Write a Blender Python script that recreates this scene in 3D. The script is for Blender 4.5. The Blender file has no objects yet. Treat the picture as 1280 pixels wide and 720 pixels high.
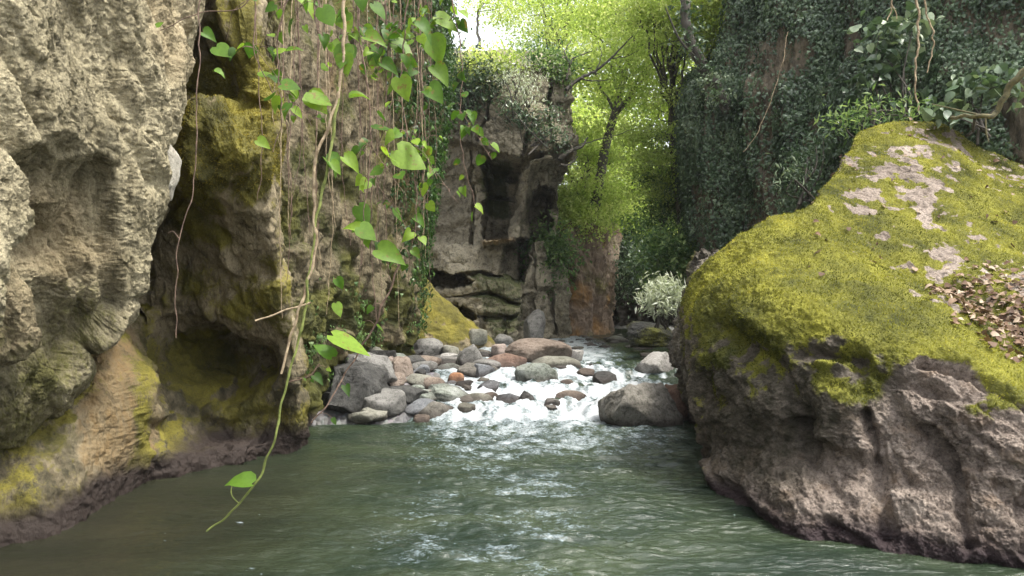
import bpy, math, numpy as np
from mathutils import Vector
rng = np.random.default_rng(7)
R = math.radians
# ------------------------------------------------------------------ camera, sky, sun, exposure
C = bpy.context.scene.collection
sc = bpy.context.scene
F = 949.0; CAMZ = 1.5; TH = math.atan(10 / F)
cam_d = bpy.data.cameras.new("camera"); cam = bpy.data.objects.new("camera", cam_d); C.objects.link(cam)
cam.location = (0, 0, CAMZ); cam.rotation_euler = (R(90) + TH, 0, 0)
cam_d.sensor_width = 36; cam_d.lens = 36 * F / 1280; cam_d.clip_start = 0.05; cam_d.clip_end = 2000
sc.camera = cam
SUN_EL, SUN_AZ = 64, 112           # azimuth clockwise from +Y
w = bpy.data.worlds.new("World"); sc.world = w; w.use_nodes = True
wn = w.node_tree.nodes; wl = w.node_tree.links
bg = wn["Background"]; sky = wn.new("ShaderNodeTexSky"); sky.sky_type = 'NISHITA'; sky.sun_disc = False
sky.sun_elevation = R(SUN_EL); sky.sun_rotation = R(SUN_AZ); sky.air_density = 1.0; sky.dust_density = 4.0; sky.ozone_density = 1.0
hs = wn.new("ShaderNodeHueSaturation"); hs.inputs['Saturation'].default_value = 0.2
wl.new(sky.outputs[0], hs.inputs['Color']); wl.new(hs.outputs[0], bg.inputs[0]); bg.inputs[1].default_value = 0.15
sd = bpy.data.lights.new("sun", 'SUN'); sd.energy = 1.5; sd.angle = R(10); sd.color = (1.0, 0.95, 0.86)
so = bpy.data.objects.new("sun", sd); C.objects.link(so)
sdir = Vector((math.sin(R(SUN_AZ)) * math.cos(R(SUN_EL)), math.cos(R(SUN_AZ)) * math.cos(R(SUN_EL)), math.sin(R(SUN_EL))))
so.rotation_euler = sdir.to_track_quat('Z', 'Y').to_euler()
vs = sc.view_settings; vs.view_transform = 'Standard'; vs.look = 'None'; vs.gamma = 1; vs.use_curve_mapping = False; vs.exposure = 1.78
sc.render.engine = 'CYCLES'; sc.cycles.max_bounces = 6; sc.cycles.diffuse_bounces = 3; sc.cycles.transparent_max_bounces = 8
sc.cycles.use_denoising = True

HAZE = .0006
# ------------------------------------------------------------------ helpers
def P(px, py, d):
    px = np.asarray(px, float); py = np.asarray(py, float); d = np.asarray(d, float)
    vx = (px - 640) / F; vz = (360 - py) / F
    wy = math.cos(TH) - vz * math.sin(TH); wz = math.sin(TH) + vz * math.cos(TH)
    return np.stack([vx / wy * d, d + 0 * vx, CAMZ + wz / wy * d], -1)
def proj(p):
    y = p[..., 1]; z = p[..., 2] - CAMZ
    fy = y * math.cos(TH) + z * math.sin(TH); fz = -y * math.sin(TH) + z * math.cos(TH)
    fy = np.maximum(fy, .05)
    return 640 + F * p[..., 0] / fy, 360 - F * fz / fy
def PZ(px, z, d): return np.array([(px - 640) / F * d, d, z])
_perm = np.random.default_rng(3).permutation(4096)
_g = np.random.default_rng(5).normal(size=(4096, 3)); _g /= np.linalg.norm(_g, axis=1)[:, None]; _g = _g.astype(np.float32)
def _h(ix, iy, iz): return _perm[(ix + _perm[(iy + _perm[iz & 4095]) & 4095]) & 4095]
def noise(p, s=0):
    p = np.asarray(p, np.float32) + np.float32(s * 17.31 + 100.0)
    i = np.floor(p).astype(np.int64); f = (p - i).astype(np.float32)
    u = f * f * f * (f * (f * 6 - 15) + 10)
    r = np.zeros(p.shape[:-1], np.float32)
    for dx in (0, 1):
        wx = u[..., 0] if dx else 1 - u[..., 0]
        for dy in (0, 1):
            wy = u[..., 1] if dy else 1 - u[..., 1]
            for dz in (0, 1):
                wz = u[..., 2] if dz else 1 - u[..., 2]
                g = _g[_h(i[..., 0] + dx, i[..., 1] + dy, i[..., 2] + dz)]
                r += wx * wy * wz * (g[..., 0] * (f[..., 0] - dx) + g[..., 1] * (f[..., 1] - dy) + g[..., 2] * (f[..., 2] - dz))
    return r * 1.6
def fbm(p, o=5, s=0, g=.5, ridge=False):
    a, t, r = 1., 0., 0.; p = np.asarray(p, np.float32)
    for k in range(o):
        n = noise(p * (2.03 ** k), s + k)
        if ridge: n = 1 - 2 * np.abs(n) * 1.3
        r = r + a * n; t += a; a *= g
    return r / t
def worley(p, s=0, facet=False):
    p = np.asarray(p, np.float32) + np.float32(s * 7.7 + 50)
    i = np.floor(p - .5).astype(np.int32); f1 = np.full(p.shape[:-1], 9., np.float32); f2 = f1.copy(); idn = np.zeros(p.shape[:-1], np.float32); fv = idn.copy()
    for dx in (0, 1):
        for dy in (0, 1):
            for dz in (0, 1):
                c = i + np.array([dx, dy, dz], np.int32); h = _h(c[..., 0], c[..., 1], c[..., 2])
                e = p - (c + _g[h] * .33 + .5).astype(np.float32); d = np.sqrt((e * e).sum(-1))
                m = d < f1; f2 = np.where(m, f1, np.minimum(f2, d)); idn = np.where(m, h / 4096., idn); f1 = np.where(m, d, f1)
                if facet: fv = np.where(m, (e * _g[(h * 7 + 13) & 4095]).sum(-1), fv)
    return (f1, f2, idn, fv) if facet else (f1, f2, idn)
def facets(G, sc_, s=0, o=3, g=.5, warp=.25, crack=.12):
    """tilted broken planes at several sizes, in units of the largest plane"""
    q = np.asarray(G, np.float32) * sc_; q = q + warp * np.stack([noise(q * 1.3, s + 3), noise(q * 1.3, s + 4), noise(q * 1.3, s + 5)], -1)
    r = 0; a = 1.
    for k in range(o):
        f1, f2, i, v = worley(q * 2.1 ** k, s + k, True); r = r + a * (v * .9 + (i - .5) * .45 - crack * ss(.1, 0, f2 - f1)); a *= g
    return r
def ss(a, b, x):
    t = np.clip((x - a) / (b - a), 0, 1); return t * t * (3 - 2 * t)
def polysdf(px, py, poly):
    poly = np.array(poly, float); n = len(poly); d = np.full(px.shape, 1e9); inside = np.zeros(px.shape, bool)
    for k in range(n):
        a = poly[k]; b = poly[(k + 1) % n]; e = b - a
        wx = px - a[0]; wy = py - a[1]; t = np.clip((wx * e[0] + wy * e[1]) / (e @ e), 0, 1)
        d = np.minimum(d, np.hypot(wx - t * e[0], wy - t * e[1]))
        c = ((a[1] > py) != (b[1] > py)) & (px < (b[0] - a[0]) * (py - a[1]) / (b[1] - a[1] + 1e-12) + a[0])
        inside ^= c
    return np.where(inside, -d, d)
def linedist(px, py, pts):
    d = np.full(px.shape, 1e9)
    for a, b in zip(pts[:-1], pts[1:]):
        a = np.array(a, float); b = np.array(b, float); e = b - a
        t = np.clip(((px - a[0]) * e[0] + (py - a[1]) * e[1]) / (e @ e), 0, 1)
        d = np.minimum(d, np.hypot(px - a[0] - t * e[0], py - a[1] - t * e[1]))
    return d
def mesh_obj(name, V, Fs, mats, parent=None, attrs=None, smooth=True, origin=None):
    """Fs: list of int arrays (n,k) or one"""
    V = np.ascontiguousarray(np.asarray(V, np.float32).reshape(-1, 3))
    if origin is None:
        origin = np.array([V[:, 0].mean(), V[:, 1].mean(), V[:, 2].min()]) if parent is None else np.zeros(3)
    V = V - np.asarray(origin, np.float32)
    if not isinstance(Fs, list): Fs = [Fs]
    me = bpy.data.meshes.new(name)
    me.vertices.add(len(V)); me.vertices.foreach_set("co", V.ravel())
    idx = np.concatenate([f.ravel() for f in Fs]).astype(np.int32)
    cnt = np.concatenate([np.full(len(f), f.shape[1]) for f in Fs]); st = np.concatenate([[0], np.cumsum(cnt)[:-1]]).astype(np.int32)
    me.loops.add(len(idx)); me.loops.foreach_set("vertex_index", idx)
    me.polygons.add(len(cnt)); me.polygons.foreach_set("loop_start", st)
    me.polygons.foreach_set("use_smooth", np.full(len(cnt), smooth))
    me.update(calc_edges=True)
    for k, v in (attrs or {}).items():
        a = me.attributes.new(k, 'FLOAT', 'POINT'); a.data.foreach_set("value", np.ascontiguousarray(v, np.float32).ravel())
    for m in (mats if isinstance(mats, (list, tuple)) else [mats]): me.materials.append(m)
    o = bpy.data.objects.new(name, me); C.objects.link(o); o.location = origin
    if parent is not None: o.parent = parent; o.location = (0, 0, 0) if np.allclose(origin, 0) else origin
    return o
def tag(o, label=None, cat=None, group=None, kind=None):
    if label: o['label'] = label
    if cat: o['category'] = cat
    if group: o['group'] = group
    if kind: o['kind'] = kind
    return o
def empty(name, loc, label, cat, group=None, kind=None):
    o = bpy.data.objects.new(name, None); C.objects.link(o); o.location = tuple(float(v) for v in loc); o.empty_display_size = .2
    return tag(o, label, cat, group, kind)
def child(name, V, Fs, mat, root, attrs=None, smooth=True):
    """part whose coordinates are given in world space"""
    V = np.asarray(V, float).reshape(-1, 3) - np.array(root['_o'] if '_o' in root else root.location[:])
    return mesh_obj(name, V, Fs, mat, root, attrs, smooth, origin=np.zeros(3))
def catmat(n, k):
    M = np.zeros((n, k)); t = np.linspace(0, k - 1, n)
    for r, x in enumerate(t):
        i = min(int(x), k - 2); f = x - i
        wts = [-.5 * f + f * f - .5 * f ** 3, 1 - 2.5 * f * f + 1.5 * f ** 3, .5 * f + 2 * f * f - 1.5 * f ** 3, -.5 * f * f + .5 * f ** 3]
        for q, wt in zip((i - 1, i, i + 1, i + 2), wts):
            if q < 0: M[r, 0] += 2 * wt; M[r, 1] -= wt
            elif q > k - 1: M[r, k - 1] += 2 * wt; M[r, k - 2] -= wt
            else: M[r, q] += wt
    return M
def surf(ctrl, nr, nc):
    ctrl = np.array(ctrl, float); a = catmat(nr, ctrl.shape[0]); b = catmat(nc, ctrl.shape[1])
    return np.einsum('ri,ijk,cj->rck', a, ctrl, b)
def gnormals(G):
    du = np.gradient(G, axis=1); dv = np.gradient(G, axis=0); n = np.cross(du, dv); n /= np.linalg.norm(n, axis=-1)[..., None] + 1e-9
    v = np.array([0, 0, CAMZ]) - G; v /= np.linalg.norm(v, axis=-1)[..., None]; k = G.shape[1] * 4 // 5
    return n if (n * v)[:, :k].sum() > 0 else -n
def gblur(G, r):
    for ax in (0, 1):
        for _ in range(2):
            w_ = [(0, 0)] * 3; w_[ax] = (r + 1, r); c = np.cumsum(np.pad(G, w_, mode='edge'), axis=ax); n = G.shape[ax]
            G = (np.take(c, np.arange(2 * r + 1, 2 * r + 1 + n), ax) - np.take(c, np.arange(0, n), ax)) / (2 * r + 1)
    return G
def gfaces(nr, nc, flip=False):
    i = np.arange(nr * nc).reshape(nr, nc)
    f = np.stack([i[:-1, :-1], i[1:, :-1], i[1:, 1:], i[:-1, 1:]], -1).reshape(-1, 4)
    return f[:, ::-1] if flip else f
def orient(G):
    n = np.cross(G[1:, :-1] - G[:-1, :-1], G[1:, 1:] - G[1:, :-1]); N = gnormals(G)[:-1, :-1]
    return (n * N).sum() < 0
def frames(t, n):
    t = t / (np.linalg.norm(t, axis=1)[:, None] + 1e-9); n = n - (n * t).sum(1)[:, None] * t; n /= np.linalg.norm(n, axis=1)[:, None] + 1e-9
    return np.cross(t, n), t, n
def scatter(tv, tf, pos, tip, nrm, scale):
    """copies of one leaf outline; tv (k,3): x side, y along, z up"""
    s, t, n = frames(tip, nrm); s = s * rng.uniform(.7, 1.05, (len(pos), 1)); k = len(tv); N = len(pos); sc_ = np.asarray(scale).reshape(-1, 1, 1)
    if k > 10: n = n * rng.uniform(-.8, 3.2, (len(pos), 1))
    V = pos[:, None, :] + sc_ * (s[:, None] * tv[None, :, 0:1] + t[:, None] * tv[None, :, 1:2] + n[:, None] * tv[None, :, 2:3])
    Fs = [(np.array(f)[None] + (np.arange(N) * k)[:, None, None]).reshape(-1, np.array(f).shape[1]) for f in tf]
    return V.reshape(-1, 3), Fs, k
def rvec(n): v = rng.normal(size=(n, 3)); return v / np.linalg.norm(v, axis=1)[:, None]
DIA = (np.array([[0, 0, 0], [-.3, .45, .07], [0, 1, -.05], [.3, .45, .07]]), [[[0, 3, 2, 1]]])
LAN = (np.array([[0, 0, 0], [-.16, .4, .05], [0, 1, -.1], [.16, .4, .05]]), [[[0, 3, 2, 1]]])
IVY = (np.array([[0, 0, 0], [-.5, .05, -.05], [-.3, .4, .03], [0, 1, -.12], [.3, .4, .03], [.5, .05, -.05], [0, .4, .09]]),
       [[[0, 6, 2, 1], [0, 5, 4, 6], [6, 4, 3, 2]]])
_hl = [(-.16, -.13, .0), (-.38, -.06, .02), (-.5, .14, .03), (-.46, .4, .02), (-.27, .7, -.02)]
HEART = (np.array([[0, 0, 0], [0, .3, 0], [0, .65, -.02], [0, 1.02, -.14]] + [[a, b, c + .09 * abs(a) * 2] for a, b, c in _hl] + [[-a, b, c + .09 * abs(a) * 2] for a, b, c in _hl]),
         [[[0, 1, 5, 4], [1, 2, 7, 6], [0, 10, 1, 9][:0] or [0, 9, 10, 1], [1, 11, 12, 2]], [[1, 6, 5], [2, 8, 7], [2, 3, 8], [1, 10, 11], [2, 12, 13], [2, 13, 3]]])
def smooth_line(pts, n):
    pts = np.array(pts, float); return catmat(n, len(pts)) @ pts
class Tubes:
    def __init__(s): s.V = []; s.F = []; s.n = 0
    def add(s, pts, r0, r1=None, sides=6, n=None, wob=0., knots=0):
        pts = np.array(pts, float)
        if n: pts = smooth_line(pts, n)
        m = len(pts); r1 = r0 if r1 is None else r1; rr = np.linspace(r0, r1, m)
        if knots: rr = rr * (1 + .35 * (np.arange(m) % knots == 0))
        if wob: pts = pts + wob * np.stack([noise(pts * 3 / max(wob * 12, .3), q) for q in (1, 2, 3)], -1)
        t = np.gradient(pts, axis=0); t /= np.linalg.norm(t, axis=1)[:, None] + 1e-9
        ref = np.array([0.31, 0.9, .17]) if abs(t[0, 1]) < .8 else np.array([1, .1, .1])
        a = np.cross(t, ref); a /= np.linalg.norm(a, axis=1)[:, None] + 1e-9; b = np.cross(t, a)
        th = np.arange(sides) / sides * 2 * np.pi
        V = pts[:, None] + rr[:, None, None] * (np.cos(th)[None, :, None] * a[:, None] + np.sin(th)[None, :, None] * b[:, None])
        i = np.arange(m * sides).reshape(m, sides) + s.n; j = np.roll(i, -1, 1)
        s.F.append(np.stack([i[:-1], j[:-1], j[1:], i[1:]], -1).reshape(-1, 4)); s.V.append(V.reshape(-1, 3)); s.n += m * sides
        return pts
    def child(s, name, mat, root): return child(name, np.concatenate(s.V), [np.concatenate(s.F)], mat, root)

# ------------------------------------------------------------------ materials
class NT:
    def __init__(s, name):
        s.m = bpy.data.materials.new(name); s.m.use_nodes = True; s.t = s.m.node_tree; s.n = s.t.nodes; s.l = s.t.links
        s.b = s.n["Principled BSDF"]; s.out = s.n["Material Output"]
    def k(s, v, sock):
        if isinstance(v, (int, float)): sock.default_value = v
        elif isinstance(v, tuple): sock.default_value = v if len(v) == 4 or sock.type == 'VECTOR' else v + (1,)
        else: s.l.new(v, sock)
    def co(s, scale=(1, 1, 1), rot=(0, 0, 0)):
        g = s.n.new("ShaderNodeNewGeometry"); m = s.n.new("ShaderNodeMapping"); m.inputs['Scale'].default_value = scale; m.inputs['Rotation'].default_value = rot
        s.l.new(g.outputs['Position'], m.inputs[0]); return m.outputs[0]
    def noise(s, sc_, det=6, rough=.6, co=None, dist=0.):
        n = s.n.new("ShaderNodeTexNoise"); n.inputs['Scale'].default_value = sc_; n.inputs['Detail'].default_value = det
        n.inputs['Roughness'].default_value = rough; n.inputs['Distortion'].default_value = dist
        s.l.new(co if co is not None else s.co(), n.inputs['Vector']); return n.outputs['Fac']
    def ramp(s, f, stops):
        r = s.n.new("ShaderNodeValToRGB"); e = r.color_ramp.elements
        while len(e) < len(stops): e.new(.5)
        for q, (p, c) in zip(e, stops): q.position = p; q.color = (c, c, c, 1) if isinstance(c, (int, float)) else c + (1,)
        s.k(f, r.inputs[0]); return r.outputs[0]
    def mix(s, f, a, b, mode='MIX'):
        m = s.n.new("ShaderNodeMix"); m.data_type = 'RGBA'; m.blend_type = mode
        s.k(f, m.inputs[0]); s.k(a, m.inputs[6]); s.k(b, m.inputs[7]); return m.outputs[2]
    def math(s, op, a, b=0.):
        m = s.n.new("ShaderNodeMath"); m.operation = op; s.k(a, m.inputs[0]); s.k(b, m.inputs[1]); return m.outputs[0]
    def attr(s, name):
        a = s.n.new("ShaderNodeAttribute"); a.attribute_name = name; return a.outputs['Fac']
    def bump(s, h, st, dist=.02, prev=None):
        b = s.n.new("ShaderNodeBump"); b.inputs['Strength'].default_value = st; b.inputs['Distance'].default_value = dist
        s.l.new(h, b.inputs['Height'])
        if prev is not None: s.l.new(prev, b.inputs['Normal'])
        return b.outputs[0]
def rockmat(name, dark, mid, light, sc_=1., strip=(1, 1, 1), rot=(0, 0, 0), rough=.85, moss=((.05, .06, .012), (.2, .2, .025)), stain=(.36, .2, .07), wet=(.02, .014, .011), bump=.6, speck=.35, algae_shade=(.03, .028, .014)):
    t = NT(name); co = t.co(strip, rot)
    n1 = t.noise(.9 * sc_, 8, .62, co); n2 = t.noise(7 * sc_, 8, .7, co); n3 = t.noise(45 * sc_, 5, .7); n4 = t.noise(18 * sc_, 6, .72, co)
    c = t.ramp(n1, [(.3, dark), (.48, mid), (.68, light)])
    c = t.mix(t.ramp(n2, [(.38, 0.), (.62, 1.)]), c, t.mix(.5, c, light), 'MIX')
    c = t.mix(t.ramp(n2, [(.34, .75), (.46, 0.)]), c, dark)
    c = t.mix(t.ramp(n4, [(.36, .6), (.47, 0.)]), c, tuple(v * .5 for v in dark))
    c = t.mix(speck, c, t.ramp(n3, [(.3, (.25, .25, .25)), (.7, (.95, .95, .95))]), 'OVERLAY')
    c = t.mix(t.math('MULTIPLY', t.attr('stain'), t.ramp(n2, [(.35, .3), (.6, 1.)])), c, t.mix(n3, stain, tuple(v * .5 for v in stain)))
    c = t.mix(t.math('MULTIPLY', t.attr('algae_shade'), t.ramp(n2, [(.3, 1.), (.7, .55)])), c, algae_shade)  # dark film colour; on the boulder it also paints undercut shade
    mcol = t.mix(t.ramp(t.noise(2.2, 6, .65), [(.35, 0.), (.65, 1.)]), moss[0], moss[1])
    mcol = t.mix(t.ramp(n3, [(.35, .45), (.6, 0.)]), mcol, tuple(v * .45 for v in moss[0]))
    mm = t.math('ADD', t.attr('moss'), t.math('ADD', t.math('MULTIPLY', t.math('SUBTRACT', n3, .5), .5), t.math('MULTIPLY', t.math('SUBTRACT', n4, .5), .8)))
    mm = t.ramp(mm, [(.38, 0.), (.62, 1.)])
    c = t.mix(mm, c, mcol)
    c = t.mix(t.attr('wet'), c, t.mix(n2, wet, tuple(v * 1.9 for v in wet)))
    t.k(c, t.b.inputs['Base Color'])
    t.k(t.math('SUBTRACT', rough, t.math('MULTIPLY', t.attr('wet'), .15)), t.b.inputs['Roughness'])
    t.b.inputs['Specular IOR Level'].default_value = .3
    b = t.bump(n2, bump * .7, .05); b = t.bump(n4, bump, .03, b); b = t.bump(n3, bump, .012, b); t.k(b, t.b.inputs['Normal'])
    return t.m
def leafmat(name, a, b, c=None, trans=.45, rough=.45, spots=False, spec=.4):
    t = NT(name); r = t.attr('rnd')
    stops = [(0., a), (.6, b)] + ([(1., c)] if c else [])
    col = t.ramp(r, stops); col = t.mix(.25, col, t.ramp(t.noise(40, 3), [(.3, (.2, .2, .2)), (.7, (.8, .8, .8))]), 'OVERLAY')
    if spots: col = t.mix(t.ramp(t.noise(22, 4, .6), [(.6, 0.), (.66, .8)]), col, (.2, .13, .04))
    t.k(col, t.b.inputs['Base Color']); t.b.inputs['Roughness'].default_value = rough; t.b.inputs['Specular IOR Level'].default_value = spec
    tr = t.n.new("ShaderNodeBsdfTranslucent"); mx = t.n.new("ShaderNodeMixShader"); mx.inputs[0].default_value = trans
    tc = t.mix(1., col, (1.15, 1.2, .8), 'MULTIPLY'); t.k(tc, tr.inputs[0])
    t.l.new(t.b.outputs[0], mx.inputs[1]); t.l.new(tr.outputs[0], mx.inputs[2]); t.l.new(mx.outputs[0], t.out.inputs[0])
    return t.m
def plain(name, a, b, sc_=8, rough=.8, bump=.3, strip=(1, 1, 1)):
    t = NT(name); n = t.noise(sc_, 6, .65, t.co(strip)); t.k(t.ramp(n, [(.35, a), (.65, b)]), t.b.inputs['Base Color'])
    t.b.inputs['Roughness'].default_value = rough; t.k(t.bump(n, bump, .02), t.b.inputs['Normal']); return t.m

M_pale = rockmat('pale_tuff', (.085, .072, .038), (.25, .215, .13), (.46, .405, .27), 1.2, (1.2, .9, .55), (0, R(18), 0), bump=1., speck=.55, moss=((.07, .065, .02), (.2, .19, .06)))
M_left = rockmat('mossy_brown_rock', (.045, .036, .02), (.14, .112, .066), (.3, .25, .16), 1.4, (1.2, 1.2, .6), stain=(.26, .165, .065), moss=((.06, .055, .013), (.22, .19, .03)))
M_str = rockmat('striated_rock', (.028, .023, .012), (.09, .074, .042), (.2, .165, .1), 1.5, (2.2, 2.2, .45), moss=((.035, .038, .01), (.12, .115, .025)))
M_cave = rockmat('layered_cliff_rock', (.045, .038, .025), (.15, .128, .085), (.34, .3, .215), .8, (1, 1, 1.3), moss=((.035, .045, .018), (.11, .115, .045)))
M_far = rockmat('brown_cliff_rock', (.06, .045, .03), (.17, .12, .08), (.3, .23, .17), .9, (2, 2, .4))
M_right = rockmat('ivy_cliff_rock', (.03, .025, .016), (.085, .07, .047), (.18, .148, .1), 1., (1.6, 1.6, .4))
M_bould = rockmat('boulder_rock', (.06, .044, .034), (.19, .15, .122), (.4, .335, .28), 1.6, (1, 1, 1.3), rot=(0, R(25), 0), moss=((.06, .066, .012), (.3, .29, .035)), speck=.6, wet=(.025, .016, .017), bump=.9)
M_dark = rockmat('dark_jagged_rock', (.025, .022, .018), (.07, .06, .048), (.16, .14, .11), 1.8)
M_moss = leafmat('moss_tufts', (.035, .042, .01), (.25, .25, .03), (.48, .43, .085), trans=.25, rough=.9, spec=.1)
M_mossd = leafmat('dim_moss_tufts', (.06, .055, .012), (.2, .17, .025), (.33, .26, .05), trans=.2, rough=.9, spec=.1)

# ------------------------------------------------------------------ ground
def bed(x, y):
    p = np.stack([x * .5, y * .5, 0 * x], -1)
    up = ss(9.0, 11.0, y) * .38 + ss(15, 26, y) * .25
    ch = -.62 + .5 * ss(6.5, 9.4, y)
    left = ss(-.1, -2.0, x + (y - 9) * .08) * ss(8.4, 9.6, y)
    z = ch + up + left * (.42 - .25 * ss(10, 12, y))
    xc = 2.4 + (y - 14) * .12
    side = np.abs(x - np.where(y > 12, xc * .9, .5))
    z = z + ss(2.6, 8, side) * 1.0 + ss(22, 60, np.hypot(x, y)) * 9
    far = ss(12.5, 15.5, y) * ss(.6, 2.2, np.abs(x - 2.0 - .3 * np.sin(y * .6)))
    z = z + far * .16 + fbm(p, 5, 4) * .09 + (fbm(p * 14, 3, 5) * .07 if p.ndim > 2 else 0)
    return z
xs = np.concatenate([-np.geomspace(400, 7, 50), np.linspace(-6.9, 8.9, 420), np.geomspace(9, 400, 50)])
ys = np.concatenate([-np.geomspace(300, 2, 30), np.linspace(-1.9, 26, 560), np.geomspace(26.3, 900, 70)])
X, Y = np.meshgrid(xs, ys); G = np.stack([X, Y, bed(X, Y)], -1)
Mg = NT('river_gravel'); vor = Mg.n.new("ShaderNodeTexVoronoi"); vor.inputs['Scale'].default_value = 13; Mg.l.new(Mg.co(), vor.inputs['Vector'])
gc = Mg.mix(Mg.noise(3, 5), (.03, .028, .022), (.15, .14, .12)); gc = Mg.mix(.5, gc, vor.outputs['Color'], 'SOFT_LIGHT')
gc2 = Mg.n.new("ShaderNodeHueSaturation"); gc2.inputs['Saturation'].default_value = .2; Mg.l.new(gc, gc2.inputs['Color'])
Mg.k(gc2.outputs[0], Mg.b.inputs['Base Color']); Mg.b.inputs['Roughness'].default_value = .7
Mg.k(Mg.bump(Mg.math('SUBTRACT', 1., vor.outputs['Distance']), .9, .05), Mg.b.inputs['Normal'])
tag(mesh_obj('riverbed', G, gfaces(*X.shape, flip=True), Mg.m), 'stony riverbed and gorge floor', kind='structure')

# ------------------------------------------------------------------ water
def wlevel(x, y):
    yy = y + .25 * noise(np.stack([x * .8, y * .1, 0 * x], -1), 8) + .12 * noise(np.stack([x * 3, y * .3, 0 * x], -1), 9)
    st = .17 * ss(9.05, 9.55, yy) + .15 * ss(9.8, 10.15, yy) + .14 * ss(10.5, 10.85, yy) + .06 * ss(11.2, 13, yy)
    return st, yy
nx, ny = 620, 980
tY = np.linspace(0, 1, ny); yv = 1.5 + 3.2 * tY / (1 - .0 * tY); yv = np.interp(np.linspace(0, 1, ny), [0, .12, .62, .8, 1], [1.2, 3., 8.6, 12.2, 26])
u = np.linspace(-1, 1, nx)
X = u[None, :] * 5.2 + np.where(yv > 12, (yv - 12) * .13, 0)[:, None]; Y = np.repeat(yv[:, None], nx, 1)
lev, yy = wlevel(X, Y)
def n3(sx, sy, s, o=4, rg=False): return fbm(np.stack([X * sx, Y * sy, 0 * X + s * 3.3], -1), o, s, .5, rg)
rap = ss(9.1, 9.3, yy) * ss(12.6, 11.2, yy)
xl = X - np.clip((Y - 9.3) * .75, 0, 1.1)
chan = ss(-1.5, -.8, xl) * ss(3.2, 2.6, X)
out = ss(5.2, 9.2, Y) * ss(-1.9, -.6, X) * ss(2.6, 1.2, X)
flowx = X + .5 * noise(np.stack([X * .4, Y * .3, 0 * X], -1), 12)
rip = n3(1.3, 3.4, 21, 5) * .06 + n3(5, 14, 22, 3) * .022 + n3(.7, 1.3, 24, 2) * .03 + n3(11, 27, 23, 2) * .007
Z = lev + rip * (1 - .4 * rap) * (.55 + .6 * ss(2.0, .2, np.abs(X - .1)))
Z += rap * chan * (n3(3.5, 3.5, 25, 5) * .11 + n3(18, 14, 26, 3) * .02)
Z += out * (n3(5, 9, 27, 4) * .05)
stepm = (np.exp(-((yy - 9.25) / .28) ** 2) + np.exp(-((yy - 9.95) / .25) ** 2) + np.exp(-((yy - 10.65) / .25) ** 2))
foam_sheen = rap * chan * (-.27 + .46 * np.clip(stepm, 0, 1)) + .42 * out * ss(4.8, 7.6, Y)  # rapids foam, then blue-white sky reflection painted over the outwash
foam_sheen = foam_sheen + (n3(6, 4.5, 31, 6)) * 1.2 * np.maximum(rap * chan, out * .42) + out * ss(8.8, 9.25, Y) * .3
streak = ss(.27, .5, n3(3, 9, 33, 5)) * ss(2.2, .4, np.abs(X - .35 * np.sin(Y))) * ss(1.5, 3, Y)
foam_sheen = np.clip(foam_sheen, 0, 1) + .0 * streak
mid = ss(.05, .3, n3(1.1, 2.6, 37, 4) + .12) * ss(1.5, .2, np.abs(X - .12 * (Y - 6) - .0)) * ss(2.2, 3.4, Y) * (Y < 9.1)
foam_sheen = foam_sheen + mid * (1 - out * .6) * (.31 + .4 * n3(5, 12, 38, 4))  # silver sky reflection painted down the middle of the pool
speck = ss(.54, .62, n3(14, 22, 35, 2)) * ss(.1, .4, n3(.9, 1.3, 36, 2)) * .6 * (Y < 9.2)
foam_sheen = np.clip(np.maximum(foam_sheen, speck), 0, 1)
shal = ss(-.3, -2.6, X + .3 * noise(np.stack([X, Y, 0 * X], -1), 3)) * ss(9.4, 5, Y)
W = NT('river_water'); W.b.inputs['IOR'].default_value = 1.33
n_ = W.noise(1.3, 4, .5, W.co((.7, 1.4, 1)))
wc = W.mix(W.ramp(n_, [(.35, 0.), (.65, 1.)]), (.012, .022, .014), (.03, .042, .022))
wc = W.mix(W.attr('shal'), wc, W.mix(n_, (.01, .013, .008), (.03, .028, .017)))
foam_sheen_col = W.mix(W.ramp(W.attr('foam'), [(.35, 0.), (.85, 1.)]), (.30, .37, .41), (.43, .45, .46))  # low values grey-blue for the painted reflection, high values white foam
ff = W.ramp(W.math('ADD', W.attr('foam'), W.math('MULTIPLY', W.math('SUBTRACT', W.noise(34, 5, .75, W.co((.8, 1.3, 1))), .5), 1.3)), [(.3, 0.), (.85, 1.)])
wc = W.mix(ff, wc, foam_sheen_col); W.k(wc, W.b.inputs['Base Color'])
W.k(W.math('ADD', .03, W.math('MULTIPLY', ff, .55)), W.b.inputs['Roughness'])
b = W.bump(W.noise(9, 5, .6, W.co((.6, 1.5, 1))), .55, .04); b = W.bump(W.noise(26, 4, .65, W.co((.5, 2.0, 1))), .6, .015, b); W.k(b, W.b.inputs['Normal'])
W.b.inputs['Specular IOR Level'].default_value = .7
tag(mesh_obj('river_water', np.stack([X, Y, Z], -1), gfaces(ny, nx, flip=True), W.m, attrs={'foam': foam_sheen, 'shal': shal}), 'murky green river with white rapids between the stones', kind='structure')  # foam attribute holds rapids foam and the painted sky reflection

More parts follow.
